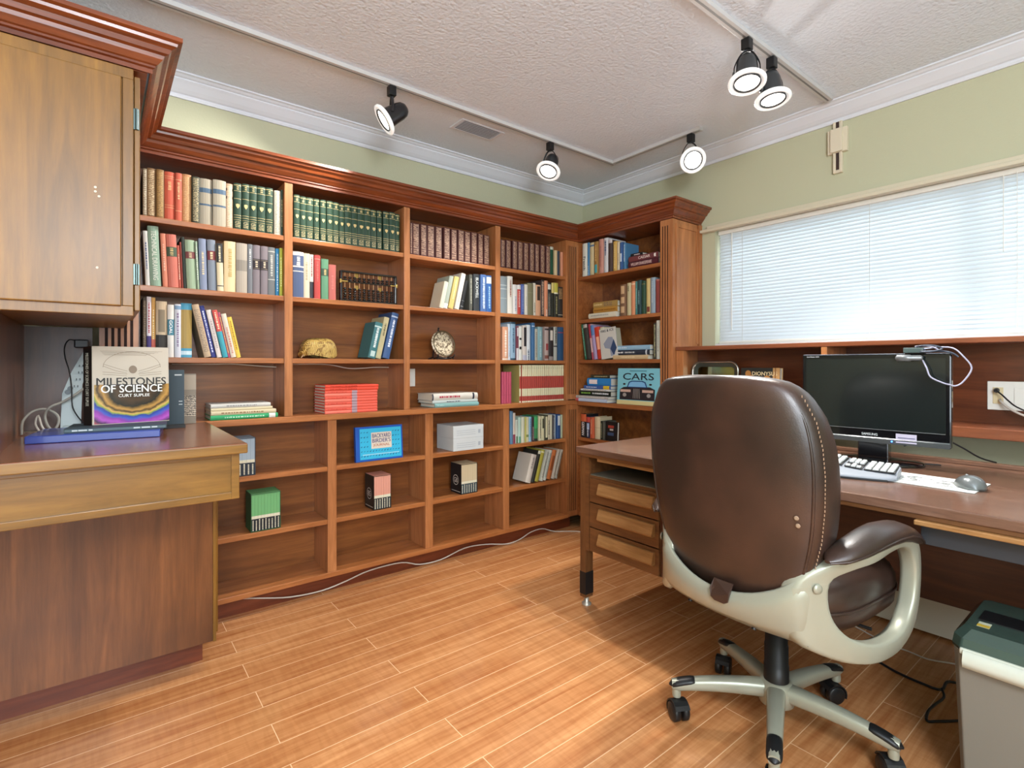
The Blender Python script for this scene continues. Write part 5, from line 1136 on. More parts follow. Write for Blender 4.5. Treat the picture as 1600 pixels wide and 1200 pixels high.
# ------------------------------------------------------------------ sill shelf: mirror, plate, cords
MT = mat('brushed_silver', '#c9c8bc', .25, metal=.9)
mi = empty('framed_mirror', (2.79, 1.67, .893), 'silver rimmed tray-like mirror with rounded corners behind the chair', 'mirror')
def rrect(w, h, r, n=6):
    out = []
    for cx, cy, a0 in ((w/2-r, h/2-r, 0), (-w/2+r, h/2-r, 90), (-w/2+r, -h/2+r, 180), (w/2-r, -h/2+r, 270)):
        for k in range(n+1): a = math.radians(a0+90*k/n); out.append((cx+r*math.cos(a), cy+r*math.sin(a)))
    return out
def mp_(p, off): return (2.800-off+.035*p[1], 1.652+p[0], 1.0255+p[1])
def rings_(sets): return [[mp_(p, off) for p in rrect(w, h, r)] for w, h, r, off in sets]
MB().loft(rings_([(.290, .258, .05, 0), (.294, .262, .052, .006), (.290, .258, .05, .013), (.276, .244, .045, .012), (.270, .238, .042, .000)]), caps=False).build('rim', MT, parent=mi)
MB().loft(rings_([(.270, .238, .042, .000), (.225, .193, .02, -.006)]), caps=False).build('tray_slope', mat('tray_dark', '#5a6058', .35, metal=.6), parent=mi)
MB().loft(rings_([(.226, .194, .02, -.005), (.224, .192, .02, -.012)])).build('mirror_glass', mat('mirror_green', '#9ab49c', .10, metal=1), parent=mi)
op = empty('outlet_plate', (2.88, .42, 1.01), 'white double gang outlet plate on the wood panel under sill', 'outlet')
MB().box(2.876, 2.8815, .350, .481, .950, 1.066).build('cover_plate', WHITE, parent=op, bevel=.0015)
MB().box(2.8735, 2.876, .432, .464, .975, 1.042).build('receptacle', mat('receptacle_cream', '#d8c8a0', .4), parent=op, bevel=.001)
MB().box(2.8735, 2.876, .368, .400, .975, 1.042).build('blank_insert', WHITE, parent=op, bevel=.001)
MB().lathe([(.010, 0), (.008, -.022), (.004, -.03)], (2.873, .452, 1.030), (1, .1, .1), 12).build('black_plug', BLACK, parent=op)
MB().tube([(2.85, .448, 1.028), (2.84, .43, 1.012), (2.83, .41, .990), (2.82, .385, .968), (2.81, .33, .94), (2.80, .25, .897), (2.79, .0, .896)], .003).build('black_cord', BC, parent=op)
MB().tube([(2.872, .442, .992), (2.855, .436, .985), (2.84, .415, .965), (2.83, .385, .945), (2.82, .34, .925), (2.81, .27, .898), (2.80, .02, .897)], .0045).build('white_cord', WC, parent=op)

# ------------------------------------------------------------------ computer on the desk
DT = .7505
mon = empty('computer_monitor', (2.40, .735, DT), 'black flat computer monitor on the desk, screen dark', 'monitor', rz=math.radians(3.3))
MBK = mat('gloss_black', '#0d0f12', .12, coat=.6); SCR = mat('screen_glass', '#141c1c', .16, spec=.9, coat=.3)
ML = (0, 0, 0)
hw, z0, z1 = .2435, .085, .425
MB().box(-.058, -.028, -hw, hw, z0, z1).box(-.028, .010, -hw+.05, hw-.05, z0+.05, z1-.04).build('housing', MBK, parent=mon, loc=ML, bevel=.005)
MB().box(-.0595, -.058, -hw+.016, hw-.016, z0+.052, z1-.018).build('screen', SCR, parent=mon, loc=ML)
MB().box(-.0600, -.0582, -hw+.016, hw-.016, z0+.049, z0+.0515).build('trim_line', mat('chrome_line', '#a8b0b4', .25, metal=.8), parent=mon, loc=ML)
MB().prism([(-.058, z0+.020), (-.062, z0+.016), (-.056, z0-.002), (-.04, z0-.002), (-.04, z0+.020)], lambda p, k: (p[0], [-hw+.004, hw-.004][k], p[1])).build('chin', mat('chin_grey', '#4a5254', .25, coat=.4), parent=mon, loc=ML)
text_part('SAMSUNG', (-.0605, .028, z0+.026), (0, -1, 0), (0, 0, 1), .052, .009, mat('logo_silver', '#c9cfd0', .3), mon, 'logo')
text_part('SyncMaster 2233', (-.0600, hw-.018, z1-.013), (0, -1, 0), (0, 0, 1), .046, .006, mat('logo_silver', '#c9cfd0', .3), mon, 'logo')
MB().box(-.0605, -.0585, -.145, -.082, z0+.006, z0+.040).build('energy_label', cloth('#b9b4c8'), parent=mon, loc=ML)
for q in (.012, .024): MB().box(-.061, -.0604, -.140, -.088, z0+q, z0+q+.003).build('label_line', cloth('#4a4a6a'), parent=mon, loc=ML)
MB().lathe([(.003, 0), (.003, -.001)], (-.0625, -.070, z0+.009), (1, 0, 0), 10).build('power_light', mat('power_led', '#3a80ff', .4, emit='#4a90ff', es=3), parent=mon, loc=ML)
MB().box(-.030, .012, -.052, .050, .010, z0+.06).build('neck', MBK, parent=mon, loc=ML, bevel=.004)
ov = [(.12*math.cos(k*math.pi/20)*1.0, .155*math.sin(k*math.pi/20)) for k in range(40)]
MB().loft([[(x*s+.02, y*s, z) for x, y in ov] for s, z in ((1, .0006), (1, .006), (.96, .012), (.5, .015))]).build('stand_base', MBK, parent=mon, loc=ML)
web = empty('webcam', (2.34, .59, 1.17), 'grey webcam with tangled cords perched on the monitor corner', 'webcam')
MB().lathe([(.004, -.045), (.012, -.040), (.0125, .000), (.010, .002), (.010, .030), (.006, .036)], (2.325, .600, 1.158), (.02, -1, -.01), 16).build('camera_barrel', mat('webcam_grey', '#7a7e80', .3, metal=.5), parent=web)
MB().box(2.335, 2.372, .565, .625, 1.1765, 1.196).build('clip_box', mat('webcam_box', '#4a5a58', .35), parent=web, bevel=.003)
MB().tube([(2.33, .565, 1.150), (2.318, .55, 1.122), (2.318, .539, 1.090), (2.32, .505, 1.070), (2.33, .489, 1.064), (2.335, .473, 1.060), (2.338, .453, 1.076), (2.338, .431, 1.122), (2.338, .453, 1.162), (2.34, .479, 1.190), (2.345, .514, 1.196), (2.35, .569, 1.192), (2.345, .590, 1.200), (2.34, .545, 1.200), (2.34, .520, 1.185)], .0026).build('pale_cord', mat('cord_lilac', '#a8a8bc', .4), parent=web)
MB().tube([(2.345, .56, 1.185), (2.34, .585, 1.199), (2.34, .54, 1.203), (2.336, .51, 1.190), (2.332, .545, 1.180), (2.338, .575, 1.182), (2.34, .515, 1.182), (2.336, .482, 1.174), (2.336, .466, 1.160)], .003).build('dark_cord', mat('cord_slate', '#3a4250', .4), parent=web)
# keyboard
KB = mat('keyboard_grey', '#8a9098', .45); KEY = mat('key_white', '#c9ccca', .45); KBD = mat('keyboard_black', '#17181a', .5)
kb = empty('keyboard', (2.065, .815, DT), 'grey curved ergonomic keyboard with pale keys lying before the monitor', 'keyboard', rz=math.radians(8))
W2 = .245
def kz(x, y): return .010+.018*math.exp(-(y/.10)**2)+.10*(x+.10)*.10+.004
def kout(y): return -.105-.012*math.cos(y/W2*math.pi*.9)+.020*abs(y/W2)**3
def kback(y): return .095-.020*abs(y/W2)**4+.010*math.cos(y/W2*math.pi)
def kring(y, s): 
    a, b = kout(y), kback(y); m = (a+b)/2; a = m+(a-m)*s; b = m+(b-m)*s; z = kz(0, y)
    return [(a, y, .003), (a, y, .010), (a+.012, y, .014+.2*(z-.01)), (m-.02, y, z+.010), (b-.01, y, z+.018), (b, y, z+.012), (b, y, .003)]
ys = [(-W2, .80), (-W2+.006, .93), (-W2+.02, 1)]+[(-W2+.02+(2*W2-.04)*k/18, 1) for k in range(1, 18)]+[(W2-.02, 1), (W2-.006, .93), (W2, .80)]
MB().loft([kring(y, s) for y, s in ys]).build('body', KB, parent=kb, loc=ML)
MB().loft([[(x*1.0, y, z) for x, y, z in ((kout(y)-.002, y, .0006), (kout(y)-.002, y, .006), (kback(y)+.001, y, .006), (kback(y)+.001, y, .0006))] for y, s in ys[2:-2]], sm=False).build('under_tray', KBD, parent=kb, loc=ML)
wells = [(-.238, -.155), (-.146, -.098), (-.086, .225)]
key0 = None
for wy0, wy1 in wells:
    n = max(1, round((wy1-wy0)/.019)); w = (wy1-wy0)/n
    MB().loft([[(x, y, kz(0, y)+zz) for x, zz in ((-.046, .0085), (-.046, .0115), (.077, .0195), (.077, .012))] for y in [wy0-.002+(wy1-wy0+.004)*k/8 for k in range(9)]]).build('key_well', KBD, parent=kb, loc=ML)
    for r in range(6):
        for k in range(n):
            if wy0 == -.146 and r in (2,) : continue
            if wy0 == -.146 and r == 1 and k != 1 and n > 2: continue
            y = wy0+w*(k+.5); x = -.036+r*.0200; z = kz(0, y)+.0125+r*.0013
            if key0 is None:
                g = .0072; key0 = MB().loft([[(-g, -g, 0), (g, -g, 0), (g, g, 0), (-g, g, 0)], [(-g*.98, -g*.98, .004), (g*.98, -g*.98, .004), (g*.98, g*.98, .004), (-g*.98, g*.98, .004)], [(-g*.8, -g*.8, .0065), (g*.8, -g*.8, .0065), (g*.8, g*.8, .0065), (-g*.8, g*.8, .0065)]], sm=False).build('key', KEY, parent=kb, loc=ML); kk = key0
            else: kk = key0.copy(); C.objects.link(kk); kk.parent = kb
            kk.location = (x, y, z); kk.scale = (1.08, w/.0158*.86 if w < .03 else 1, 1)
# mouse mat and mouse
mm = MB().prism([(-.10, -.118), (.10, -.118), (.10, .118), (-.10, .118)], lambda p, k: (p[0], p[1], [.0005, .0025][k])).build('mouse_mat', mat('mat_white', '#d8dcd8', .5))
mm.matrix_world = Matrix.Translation((2.135, .485, DT)) @ Matrix.Rotation(math.radians(-1), 4, 'Z'); tag(mm, 'white mouse mat with grey sketch beside the keyboard', 'mouse mat')
scb = MB(); rnd = random.Random(5)
for q in range(26):
    cx, cy = rnd.uniform(-.05, .05), rnd.uniform(-.06, .07); a0 = rnd.uniform(0, 6); r = rnd.uniform(.008, .022)
    scb.tube([(cx+r*math.cos(a0+k*.6), cy+r*1.4*math.sin(a0+k*.6), .0028) for k in range(6)], .0006, 4, smooth=1)
scb.build('sketch_lines', mat('sketch_grey', '#6a6e6c', .6), parent=mm, loc=ML)
mo = empty('computer_mouse', (2.125, .395, DT+.003), 'grey and black computer mouse on the white mat', 'mouse', rz=math.radians(24))
def mring(x, t):
    w = .036*math.sqrt(max(0, 1-(abs(t)**2.6)))+.0005; hgt = (.012+.026*math.cos((t+.25)*1.25)**1.2)*math.sqrt(max(.02, 1-abs(t)**5))
    return [(x, w*math.sin(a), .001+hgt*max(0, math.cos(a))**.8) if abs(a) < math.pi/2-.01 else (x, w*math.sin(a), .001) for a in [math.pi*(k/12-.5) for k in range(13)]]
MB().loft([mring(-.058+.116*k/18, -1+2*k/18*.999+.0005) for k in range(19)]).build('shell', mat('mouse_grey', '#6c7272', .28, metal=.3, coat=.3), parent=mo, loc=ML)
MB().loft([[(x, y, z+.0012) for x, y, z in mring(.016+.036*k/6, (.016+.036*k/6)/.058)[3:10]] for k in range(7)], closed=False, caps=False).build('button_panel', mat('mouse_black', '#1c2022', .25, coat=.4), parent=mo, loc=ML)
MB().lathe([(.007, -.003), (.008, 0), (.007, .003)], (.036, 0, .026), (0, 1, 0), 14).build('scroll_wheel', mat('wheel_grey', '#8a9090', .4), parent=mo, loc=ML)
tag(MB().tube([(2.52, .71, .755), (2.50, .66, .754), (2.47, .62, .754), (2.50, .55, .754)], .003).build('desk_cable', BC, loc=(2.5, .64, DT)), 'short black cable curling on the desk right of monitor stand', 'cable')
tag(MB().tube([(2.44, .65, .82), (2.48, .56, .86), (2.52, .50, .83), (2.56, .45, .79), (2.60, .41, .772)], .003).build('monitor_cable', BC, loc=(2.5, .5, DT)), 'black cable running from monitor to the desk back edge', 'cable')
flat_book('B', -2.10, -1.95, .6335, .018, .10, '#2a2826', 'v.1-.6#e0e0d8', 'small dark booklet lying on the low shelf just above desk edge', 'books on the low shelf of the corner bookcase', .055)

# ------------------------------------------------------------------ shredder and cords under the desk
SG = mat('bin_grey', '#7c786e', .5); SGR = mat('shredder_lid', '#3c4e46', .22, coat=.4); LH = mat('handle_grey', '#c6cabc', .35)
sh = empty('paper_shredder', (1.90, .23, 0), 'grey paper shredder with dark glossy lid standing by the desk', 'shredder')
MB().loft([[(1.90+(x-1.90)*s, .228+(y-.228)*s, z) for x, y in ((1.752, .350), (1.770, .362), (2.03, .362), (2.045, .350), (2.045, .105), (2.03, .09), (1.770, .09), (1.752, .105))] for s, z in ((.88, .001), (.90, .02), (1, .395))], sm=False).build('bin', SG, parent=sh, bevel=.003)
MB().loft([[(1.90+(x-1.90)*s+dx, .226+(y-.226)*s, z) for x, y in ((1.748, .345), (1.775, .366), (2.035, .366), (2.05, .350), (2.05, .102), (2.035, .086), (1.775, .086), (1.748, .107))] for s, z, dx in ((1, .395, 0), (1.005, .402, 0), (.985, .425, .004), (.86, .446, .012))], sm=False).build('lid', SGR, parent=sh, bevel=.004)
MB().loft([[(x, y, z) for x, z in ((1.748, .404), (1.736, .398), (1.728, .378), (1.732, .360), (1.742, .360), (1.748, .384))] for y in (.338, .330, .316, .236, .222, .214)], sm=True).build('front_handle', LH, parent=sh)
MB().box(1.742, 1.752, .206, .346, .388, .404).build('rim_lip', LH, parent=sh, bevel=.003)
MB().box(1.86, 1.94, .12, .33, .4455, .449).build('feed_slot', BLACK, parent=sh, bevel=.001)
MB().box(1.815, 1.850, .300, .325, .4455, .4468).box(1.815, 1.832, .300, .325, .4466, .4472, 1).build('warning_label', [cloth('#c9ccb8'), cloth('#c9a838')], parent=sh)
tag(MB().tube([(2.62, 1.0, .004), (2.56, .85, .004), (2.508, .727, .004), (2.505, .651, .004), (2.497, .588, .004), (2.535, .52, .004), (2.60, .40, .004)], .003).build('extension_cord', WC, loc=(2.5, .65, 0)), 'pale cord trailing on the floor under the desk', 'cord', 'cords under the desk')
tag(MB().tube([(2.42, .98, .005), (2.36, .83, .005), (2.333, .718, .005), (2.30, .637, .005), (2.288, .558, .005), (2.295, .505, .005), (2.359, .501, .010), (2.40, .47, .005), (2.50, .40, .005)], .0045).build('extension_cord', BC, loc=(2.3, .64, 0)), 'thick black cord lying under the desk toward the shredder', 'cord', 'cords under the desk')
tag(MB().tube([(2.285, .500, .014), (2.251, .487, .005), (2.18, .495, .005), (2.12, .499, .005), (2.060, .488, .005), (2.085, .465, .005), (2.14, .425, .005), (2.20, .39, .005)], .004).build('extension_cord', BC, loc=(2.15, .48, 0)), 'black cord curling on the floor beside the shredder', 'cord', 'cords under the desk')

# ================================================================== CHAIR
LEA = bpy.data.materials.new('brown_leather'); LEA.use_nodes = True
def _lea():
    nt = LEA.node_tree; N = nt.nodes; L = nt.links; b = N['Principled BSDF']; t = N.new('ShaderNodeTexCoord')
    n = N.new('ShaderNodeTexNoise'); n.inputs['Scale'].default_value = 5; n.inputs['Detail'].default_value = 3; L.new(t.outputs['Object'], n.inputs['Vector'])
    r = N.new('ShaderNodeValToRGB'); e = r.color_ramp.elements; e[0].position = .38; e[0].color = hexc('#2b201b'); e[1].position = .70; e[1].color = hexc('#452f25'); L.new(n.outputs['Fac'], r.inputs[0]); L.new(r.outputs[0], b.inputs['Base Color'])
    b.inputs['Roughness'].default_value = .36; b.inputs['Coat Weight'].default_value = .25; b.inputs['Coat Roughness'].default_value = .3
    n2 = N.new('ShaderNodeTexNoise'); n2.inputs['Scale'].default_value = 320; L.new(t.outputs['Object'], n2.inputs['Vector'])
    n3 = N.new('ShaderNodeTexNoise'); n3.inputs['Scale'].default_value = 11; n3.inputs['Detail'].default_value = 2; L.new(t.outputs['Object'], n3.inputs['Vector'])
    ma = N.new('ShaderNodeMath'); ma.operation = 'MULTIPLY_ADD'; L.new(n3.outputs['Fac'], ma.inputs[0]); ma.inputs[1].default_value = 3.5; L.new(n2.outputs['Fac'], ma.inputs[2])
    bp = N.new('ShaderNodeBump'); bp.inputs['Strength'].default_value = .18; bp.inputs['Distance'].default_value = .002; L.new(ma.outputs[0], bp.inputs['Height']); L.new(bp.outputs[0], b.inputs['Normal'])
_lea()
SHL = mat('champagne_plastic', '#a2a392', .32, metal=.25, coat=.2); STI = mat('stitching', '#a88a70', .7); CBK = mat('chair_black', '#1a1b1c', .4)
ch = empty('office_chair', (1.66, .772, 0), 'brown leather executive swivel chair with champagne frame at the desk', 'chair', rz=math.radians(-5))
def interp(tab, z):
    for a, b in zip(tab, tab[1:]):
        if a[0] <= z <= b[0]:
            t = (z-a[0])/(b[0]-a[0]); t2 = t
            return [p+(q-p)*t2 for p, q in zip(a[1:], b[1:])]
    return list(tab[-1][1:]) if z > tab[-1][0] else list(tab[0][1:])
#         z,  half width, rear x, front x
BT = [(.490, .080, -.255, -.215), (.500, .135, -.272, -.195), (.520, .178, -.286, -.175), (.560, .212, -.298, -.155), (.620, .232, -.308, -.140), (.700, .254, -.316, -.135), (.780, .264, -.322, -.140), (.860, .268, -.328, -.150), (.930, .265, -.334, -.165), (.990, .254, -.340, -.180), (1.040, .230, -.344, -.200), (1.070, .210, -.346, -.220), (1.090, .180, -.345, -.245), (1.100, .140, -.340, -.270), (1.104, .080, -.332, -.295)]
OY = -.015
rings = []
zs = [.490, .495, .502, .515, .535, .56]+[.60+.04*k for k in range(11)]+[1.025, 1.045, 1.062, 1.077, 1.089, 1.097, 1.102, 1.104]
for z in zs:
    w, xr, xf = interp(BT, z); xc = (xr+xf)/2; T = (xf-xr)/2; r = []
    for k in range(40):
        a = 2*math.pi*k/40; c, s = math.cos(a), math.sin(a)
        yy = w*math.copysign(abs(s)**.62, s); xx = xc+T*math.copysign(abs(c)**.55, c)
        if c > 0: xx += .012*(1-(yy/w)**2)
        else: xx -= .014*(1-(yy/w)**2)
        r.append((xx, yy+OY, z))
    rings.append(r)
MB().loft(rings).build('backrest', LEA, parent=ch, loc=ML)
def seam(off, rr_, mt, nm, xo=0):
    pts = []
    for z in [.56, .62, .70, .78, .86, .93, .99, 1.03, 1.06, 1.078]:
        w, xr, xf = interp(BT, z); pts.append((xr+off+xo, -(w*.925)+OY, z))
    for y, z in ((-.14, 1.090), (-.07, 1.094), (0, 1.095), (.07, 1.094), (.14, 1.090)): pts.append((-.338+off*.6, y+OY, z+.0035))
    for z in [1.078, 1.06, 1.03, .99, .93, .86, .78, .70, .62, .56]:
        w, xr, xf = interp(BT, z); pts.append((xr+off+xo, w*.925+OY, z))
    MB().tube(pts, rr_, 6).build(nm, mt, parent=ch, loc=ML)
seam(.030, .0042, LEA, 'piping')
# stitches beside the piping, right flank
st = MB()
for q in range(46):
    z = .58+q*.0105; w, xr, xf = interp(BT, z)
    st.tube([(xr+.046, -(w*.992)+OY-.0015, z), (xr+.046, -(w*.992)+OY-.0015, z+.006)], .0011, 5, smooth=1)
st.build('stitching', STI, parent=ch, loc=ML)
for y, z in ((-.215, .760), (-.218, .742)):
    w, xr, xf = interp(BT, z); MB().lathe([(.006, 0), (.004, -.002)], (xr+.008, y+OY, z), (1, .3, 0), 8).build('scuff_mark', mat('scuff', '#9a8068', .8), parent=ch, loc=ML)
# seat cushion
def sring(z, s, f=0):
    r = []
    for k in range(36):
        a = 2*math.pi*k/36; c, q = math.cos(a), math.sin(a)
        r.append((.03+f+.265*s*math.copysign(abs(c)**.6, c), OY+.250*s*math.copysign(abs(q)**.6, q), z))
    return r
MB().loft([sring(.425, .80), sring(.432, .93), sring(.45, .99), sring(.475, 1.0), sring(.484, .985), sring(.492, 1.0), sring(.52, 1.0), sring(.542, .96), sring(.555, .86), sring(.560, .6), sring(.556, .3)]).build('seat', LEA, parent=ch, loc=ML)
MB().tube([(p[0], p[1], p[2]) for p in sring(.488, 1.003)+sring(.488, 1.003)[:1]], .0045, 6, smooth=1).build('piping', LEA, parent=ch, loc=ML)
# shell: a band that wraps the back of the seat
path = [(-.236, .230), (-.262, .221), (-.288, .200), (-.308, .155), (-.322, .085), (-.327, 0)]
path = path+[(x, -y) for x, y in path[-2::-1]]
tops = [.610, .618, .600, .565, .535, .522]; tops = tops+tops[-2::-1]
bots = [.425, .430, .438, .442, .442, .442]; bots = bots+bots[-2::-1]
rg = []
for (x, y), zt, zb in zip(path, tops, bots):
    n = Vector((x+.02, y*.9, 0)).normalized(); h = zt-zb
    P = lambda d, z: (x+n.x*d, y+n.y*d+OY, z)
    rg.append([P(-.006, zt-.004), P(0, zt), P(.006, zt-.003), P(.012, zt-h*.3), P(.010, zb+h*.25), P(-.006, zb+.012), P(-.030, zb-.006), P(-.060, zb-.012), P(-.062, zb), P(-.034, zb+.012), P(-.016, zb+.03), P(-.012, zt-.02)])
# finer along the path
def smooth_rings(rg, k=4):
    out = []
    for i in range(len(rg)-1):
        p0, p1, p2, p3 = rg[max(i-1, 0)], rg[i], rg[i+1], rg[min(i+2, len(rg)-1)]
        for s in range(k):
            t = s/k; out.append([tuple(.5*((2*b[j])+(-a[j]+c[j])*t+(2*a[j]-5*b[j]+4*c[j]-d[j])*t*t+(-a[j]+3*b[j]-3*c[j]+d[j])*t**3) for j in range(3)) for a, b, c, d in zip(p0, p1, p2, p3)])
    out.append(rg[-1]); return out
MB().loft(smooth_rings(rg)).build('seat_shell', SHL, parent=ch, loc=ML)
for y, x in ((.22, -.285), (.10, -.318), (-.10, -.318), (-.22, -.285)):
    MB().lathe([(.006, -.001), (.006, .004)], (x+.012, y+OY, .4405), (.6, 0, 1), 10).build('screw_recess', BLACK, parent=ch, loc=ML)
OZ_ = OY-.024
# leather pull tab over the shell's rim
MB().loft([[(-.333+dx, y, z) for y, z, dx in ((OZ_-.028+.0, .545, .012), (OZ_+.028, .545, .012), (OZ_+.030, .522, -.008), (OZ_+.026, .500, -.010), (OZ_+.014, .492, -.010), (OZ_-.014, .492, -.010), (OZ_-.026, .500, -.010), (OZ_-.030, .522, -.008))], [(-.333+dx-.004, y, z) for y, z, dx in ((OZ_-.028, .546, .010), (OZ_+.028, .546, .010), (OZ_+.029, .522, -.008), (OZ_+.025, .501, -.010), (OZ_+.013, .494, -.010), (OZ_-.013, .494, -.010), (OZ_-.025, .501, -.010), (OZ_-.029, .522, -.008))]]).build('leather_tab', LEA, parent=ch, loc=ML)
# arm loops and pads
def cat2(pts, k=4):
    n = len(pts); out = []
    for i in range(n):
        p0, p1, p2, p3 = pts[i-1], pts[i], pts[(i+1) % n], pts[(i+2) % n]
        for s in range(k):
            t = s/k; out.append(tuple(.5*((2*p1[j])+(-p0[j]+p2[j])*t+(2*p0[j]-5*p1[j]+4*p2[j]-p3[j])*t*t+(-p0[j]+3*p1[j]-3*p2[j]+p3[j])*t**3) for j in range(2)))
    return out
OUT = [(-.300, .580), (-.25, .640), (-.15, .672), (-.04, .682), (.06, .684), (.118, .664), (.146, .622), (.150, .545), (.132, .470), (.090, .412), (.000, .382), (-.13, .390), (-.23, .412), (-.295, .460)]
INN = [(-.235, .600), (-.19, .628), (-.12, .640), (-.04, .650), (.03, .650), (.082, .632), (.110, .592), (.114, .545), (.098, .488), (.060, .445), (.000, .425), (-.10, .432), (-.19, .462), (-.232, .520)]
tp_ = lambda x: .110*(max(0, -.08-x)/.22)**2.2
for s in (-1, 1):
    o2, i2 = cat2(OUT), cat2(INN); ya, yb = s*.272+OY, s*.312+OY; R = []
    for (a, b), (c, d) in zip(o2, i2):
        mx, mz = (a+c)/2, (b+d)/2
        f = lambda t, y: (a+(c-a)*t, y-s*tp_(a+(c-a)*t), b+(d-b)*t)
        R.append([f(0, ya+s*.010), f(.0, yb-s*.008), f(.05, yb-s*.002), f(.14, yb), f(.86, yb), f(.95, yb-s*.002), f(1, yb-s*.008), f(1, ya+s*.010), f(.92, ya), f(.08, ya)])
    R.append(R[0]); MB().loft(R, caps=False).build('arm_frame', SHL, parent=ch, loc=ML)
    pr_ = []
    for t in [k/16 for k in range(17)]:
        x = -.265+.435*t; zc = interp([(-.27, .648), (-.2, .668), (-.12, .682), (-.05, .685), (.03, .680), (.09, .664), (.14, .642), (.18, .612)], x)[0]
        w = (.036+.008*math.sin(t*math.pi))*math.sqrt(max(.03, 1-(2*t-1)**8)); hh = (.017+.013*math.sin(t*math.pi))*math.sqrt(max(.05, 1-(2*t-1)**8))
        pr_.append([(x, s*(.290-tp_(x)*.35)+OY+w*math.cos(2*math.pi*k/16), zc+.010+hh*math.sin(2*math.pi*k/16)) for k in range(16)])
    pad = MB().loft(pr_).build('arm_pad', LEA, parent=ch, loc=ML)
    MB().tube([(r[0][0], s*(.290-tp_(r[0][0])*.35)+OY+s*abs(r[0][1]-(s*(.290-tp_(r[0][0])*.35)+OY)), r[0][2]-.003) for r in pr_], .0028, 6, smooth=1).build('pad_piping', LEA, parent=pad, loc=ML)
    MB().lathe([(.013, 0), (.011, .004), (.004, .005)], (-.262, s*.240+OY, .585), (-.35, s, 0), 14).build('cap_screw', SHL, parent=ch, loc=ML)
# mechanism, column
MB().loft([[(x, y+OY*.5, z) for x, y in ((-.14, -.07), (.12, -.09), (.12, .09), (-.14, .07))] for z in (.37, .425)], sm=False).build('tilt_mechanism', CBK, parent=ch, loc=ML, bevel=.008)
MB().lathe([(.030, .10), (.036, .125), (.036, .20), (.034, .201), (.034, .262), (.032, .263), (.032, .32), (.029, .321), (.029, .38)], (0, 0, 0), (0, 0, 1), 28).build('gas_column', CBK, parent=ch, loc=ML)
MB().lathe([(.034, .075), (.050, .085), (.052, .13), (.044, .150), (.037, .153)], (0, 0, 0), (0, 0, 1), 28).build('base_hub', SHL, parent=ch, loc=ML)
MB().tube([(.02, -.09, .395), (.05, -.17, .392), (.06, -.24, .392)], .005, 8).build('height_lever', CBK, parent=ch, loc=ML)
for k in range(5):
    a = math.radians(-12+72*k+5); ca, sa = math.cos(a), math.sin(a)
    R = []
    for t in [i/12 for i in range(13)]:
        r = .030+.285*t; zt = .150-.004*t-.026*t**2.2; w = .027-.009*t; hh = .026-.009*t
        if t > .93: w *= .8; hh *= .8
        R.append([(r*ca-w*math.copysign(abs(math.cos(2*math.pi*q/16))**.7, math.cos(2*math.pi*q/16))*sa, r*sa+w*math.copysign(abs(math.cos(2*math.pi*q/16))**.7, math.cos(2*math.pi*q/16))*ca, zt-hh+hh*math.copysign(abs(math.sin(2*math.pi*q/16))**.7, math.sin(2*math.pi*q/16))) for q in range(16)])
    lg = MB().loft(R).build('base_leg', SHL, parent=ch, loc=ML)
    R = []
    for t in [i/8 for i in range(9)]:
        r = .235+.088*t; zt = .1265-.020*t**1.6; w = (.0205)*math.sqrt(max(.04, 1-(2*t-1)**6)); hh = .011*math.sqrt(max(.04, 1-(2*t-1)**6))
        R.append([(r*ca-w*math.cos(2*math.pi*q/14)*sa, r*sa+w*math.cos(2*math.pi*q/14)*ca, zt-.002+hh*math.sin(2*math.pi*q/14)) for q in range(14)])
    MB().loft(R).build('toe_cap', CBK, parent=lg, loc=ML)
    cx, cy = .300*ca, .300*sa; da = a+math.radians([70, 50, 20, 80, 40][k]); ax2 = (math.cos(da), math.sin(da), 0)
    cs = MB().lathe([(.013, .068), (.014, .078), (.012, .10)], (cx, cy, 0), (0, 0, 1), 14).build('caster', SHL, parent=ch, loc=ML)
    off = Vector((-ax2[1], ax2[0], 0))*.014
    for s in (-1, 1):
        c0 = Vector((cx, cy, .030))+off+Vector(ax2)*s*.0155
        MB().lathe([(.020, -.010), (.029, -.009), (.0295, .007), (.026, .010), (.010, .011)], c0, Vector(ax2)*s, 22).build('wheel', CBK, parent=cs, loc=ML)
    hd = []
    for q in range(9):
        b_ = math.pi*(q/8)*.95-.35; hd.append([tuple(Vector((cx, cy, .030))+off+Vector(ax2)*u+(-off.normalized())*math.cos(b_)*rr+Vector((0, 0, 1))*math.sin(b_)*rr) for u, rr in ((-.024, .032), (.024, .032), (.024, .036), (-.024, .036))])
    MB().loft(hd, sm=False).build('wheel_hood', CBK, parent=cs, loc=ML)

# ================================================================== CEILING
TRK = mat('track_white', '#c4c4c4', .4)
def track(name, segs, label):
    t = empty(name, (segs[0][0], segs[0][2], ZC-.02), label, 'light track', 'ceiling light tracks')
    for x0, x1, y0, y1 in segs:
        m_ = MB().box(x0, x1, y0, y1, ZC-.019, ZC-.0005).build('rail', TRK, parent=t, bevel=.001)
        if x1-x0 > y1-y0: MB().box(x0+.01, x1-.01, (y0+y1)/2-.004, (y0+y1)/2+.004, ZC-.0195, ZC-.019).build('slot', mat('slot_grey', '#7a7a7a', .5), parent=m_)
        else: MB().box((x0+x1)/2-.004, (x0+x1)/2+.004, y0+.01, y1-.01, ZC-.0195, ZC-.019).build('slot', mat('slot_grey', '#7a7a7a', .5), parent=m_)
    return t
t1 = track('light_track', [(-.9, 2.610, 2.225, 2.262), (2.573, 2.610, 1.61, 2.2245)], 'white L-shaped ceiling light track running above the wall bookcase')
t2 = track('light_track', [(.6, 2.80, 1.030, 1.067)], 'white straight ceiling light track ending at the crown over the window')
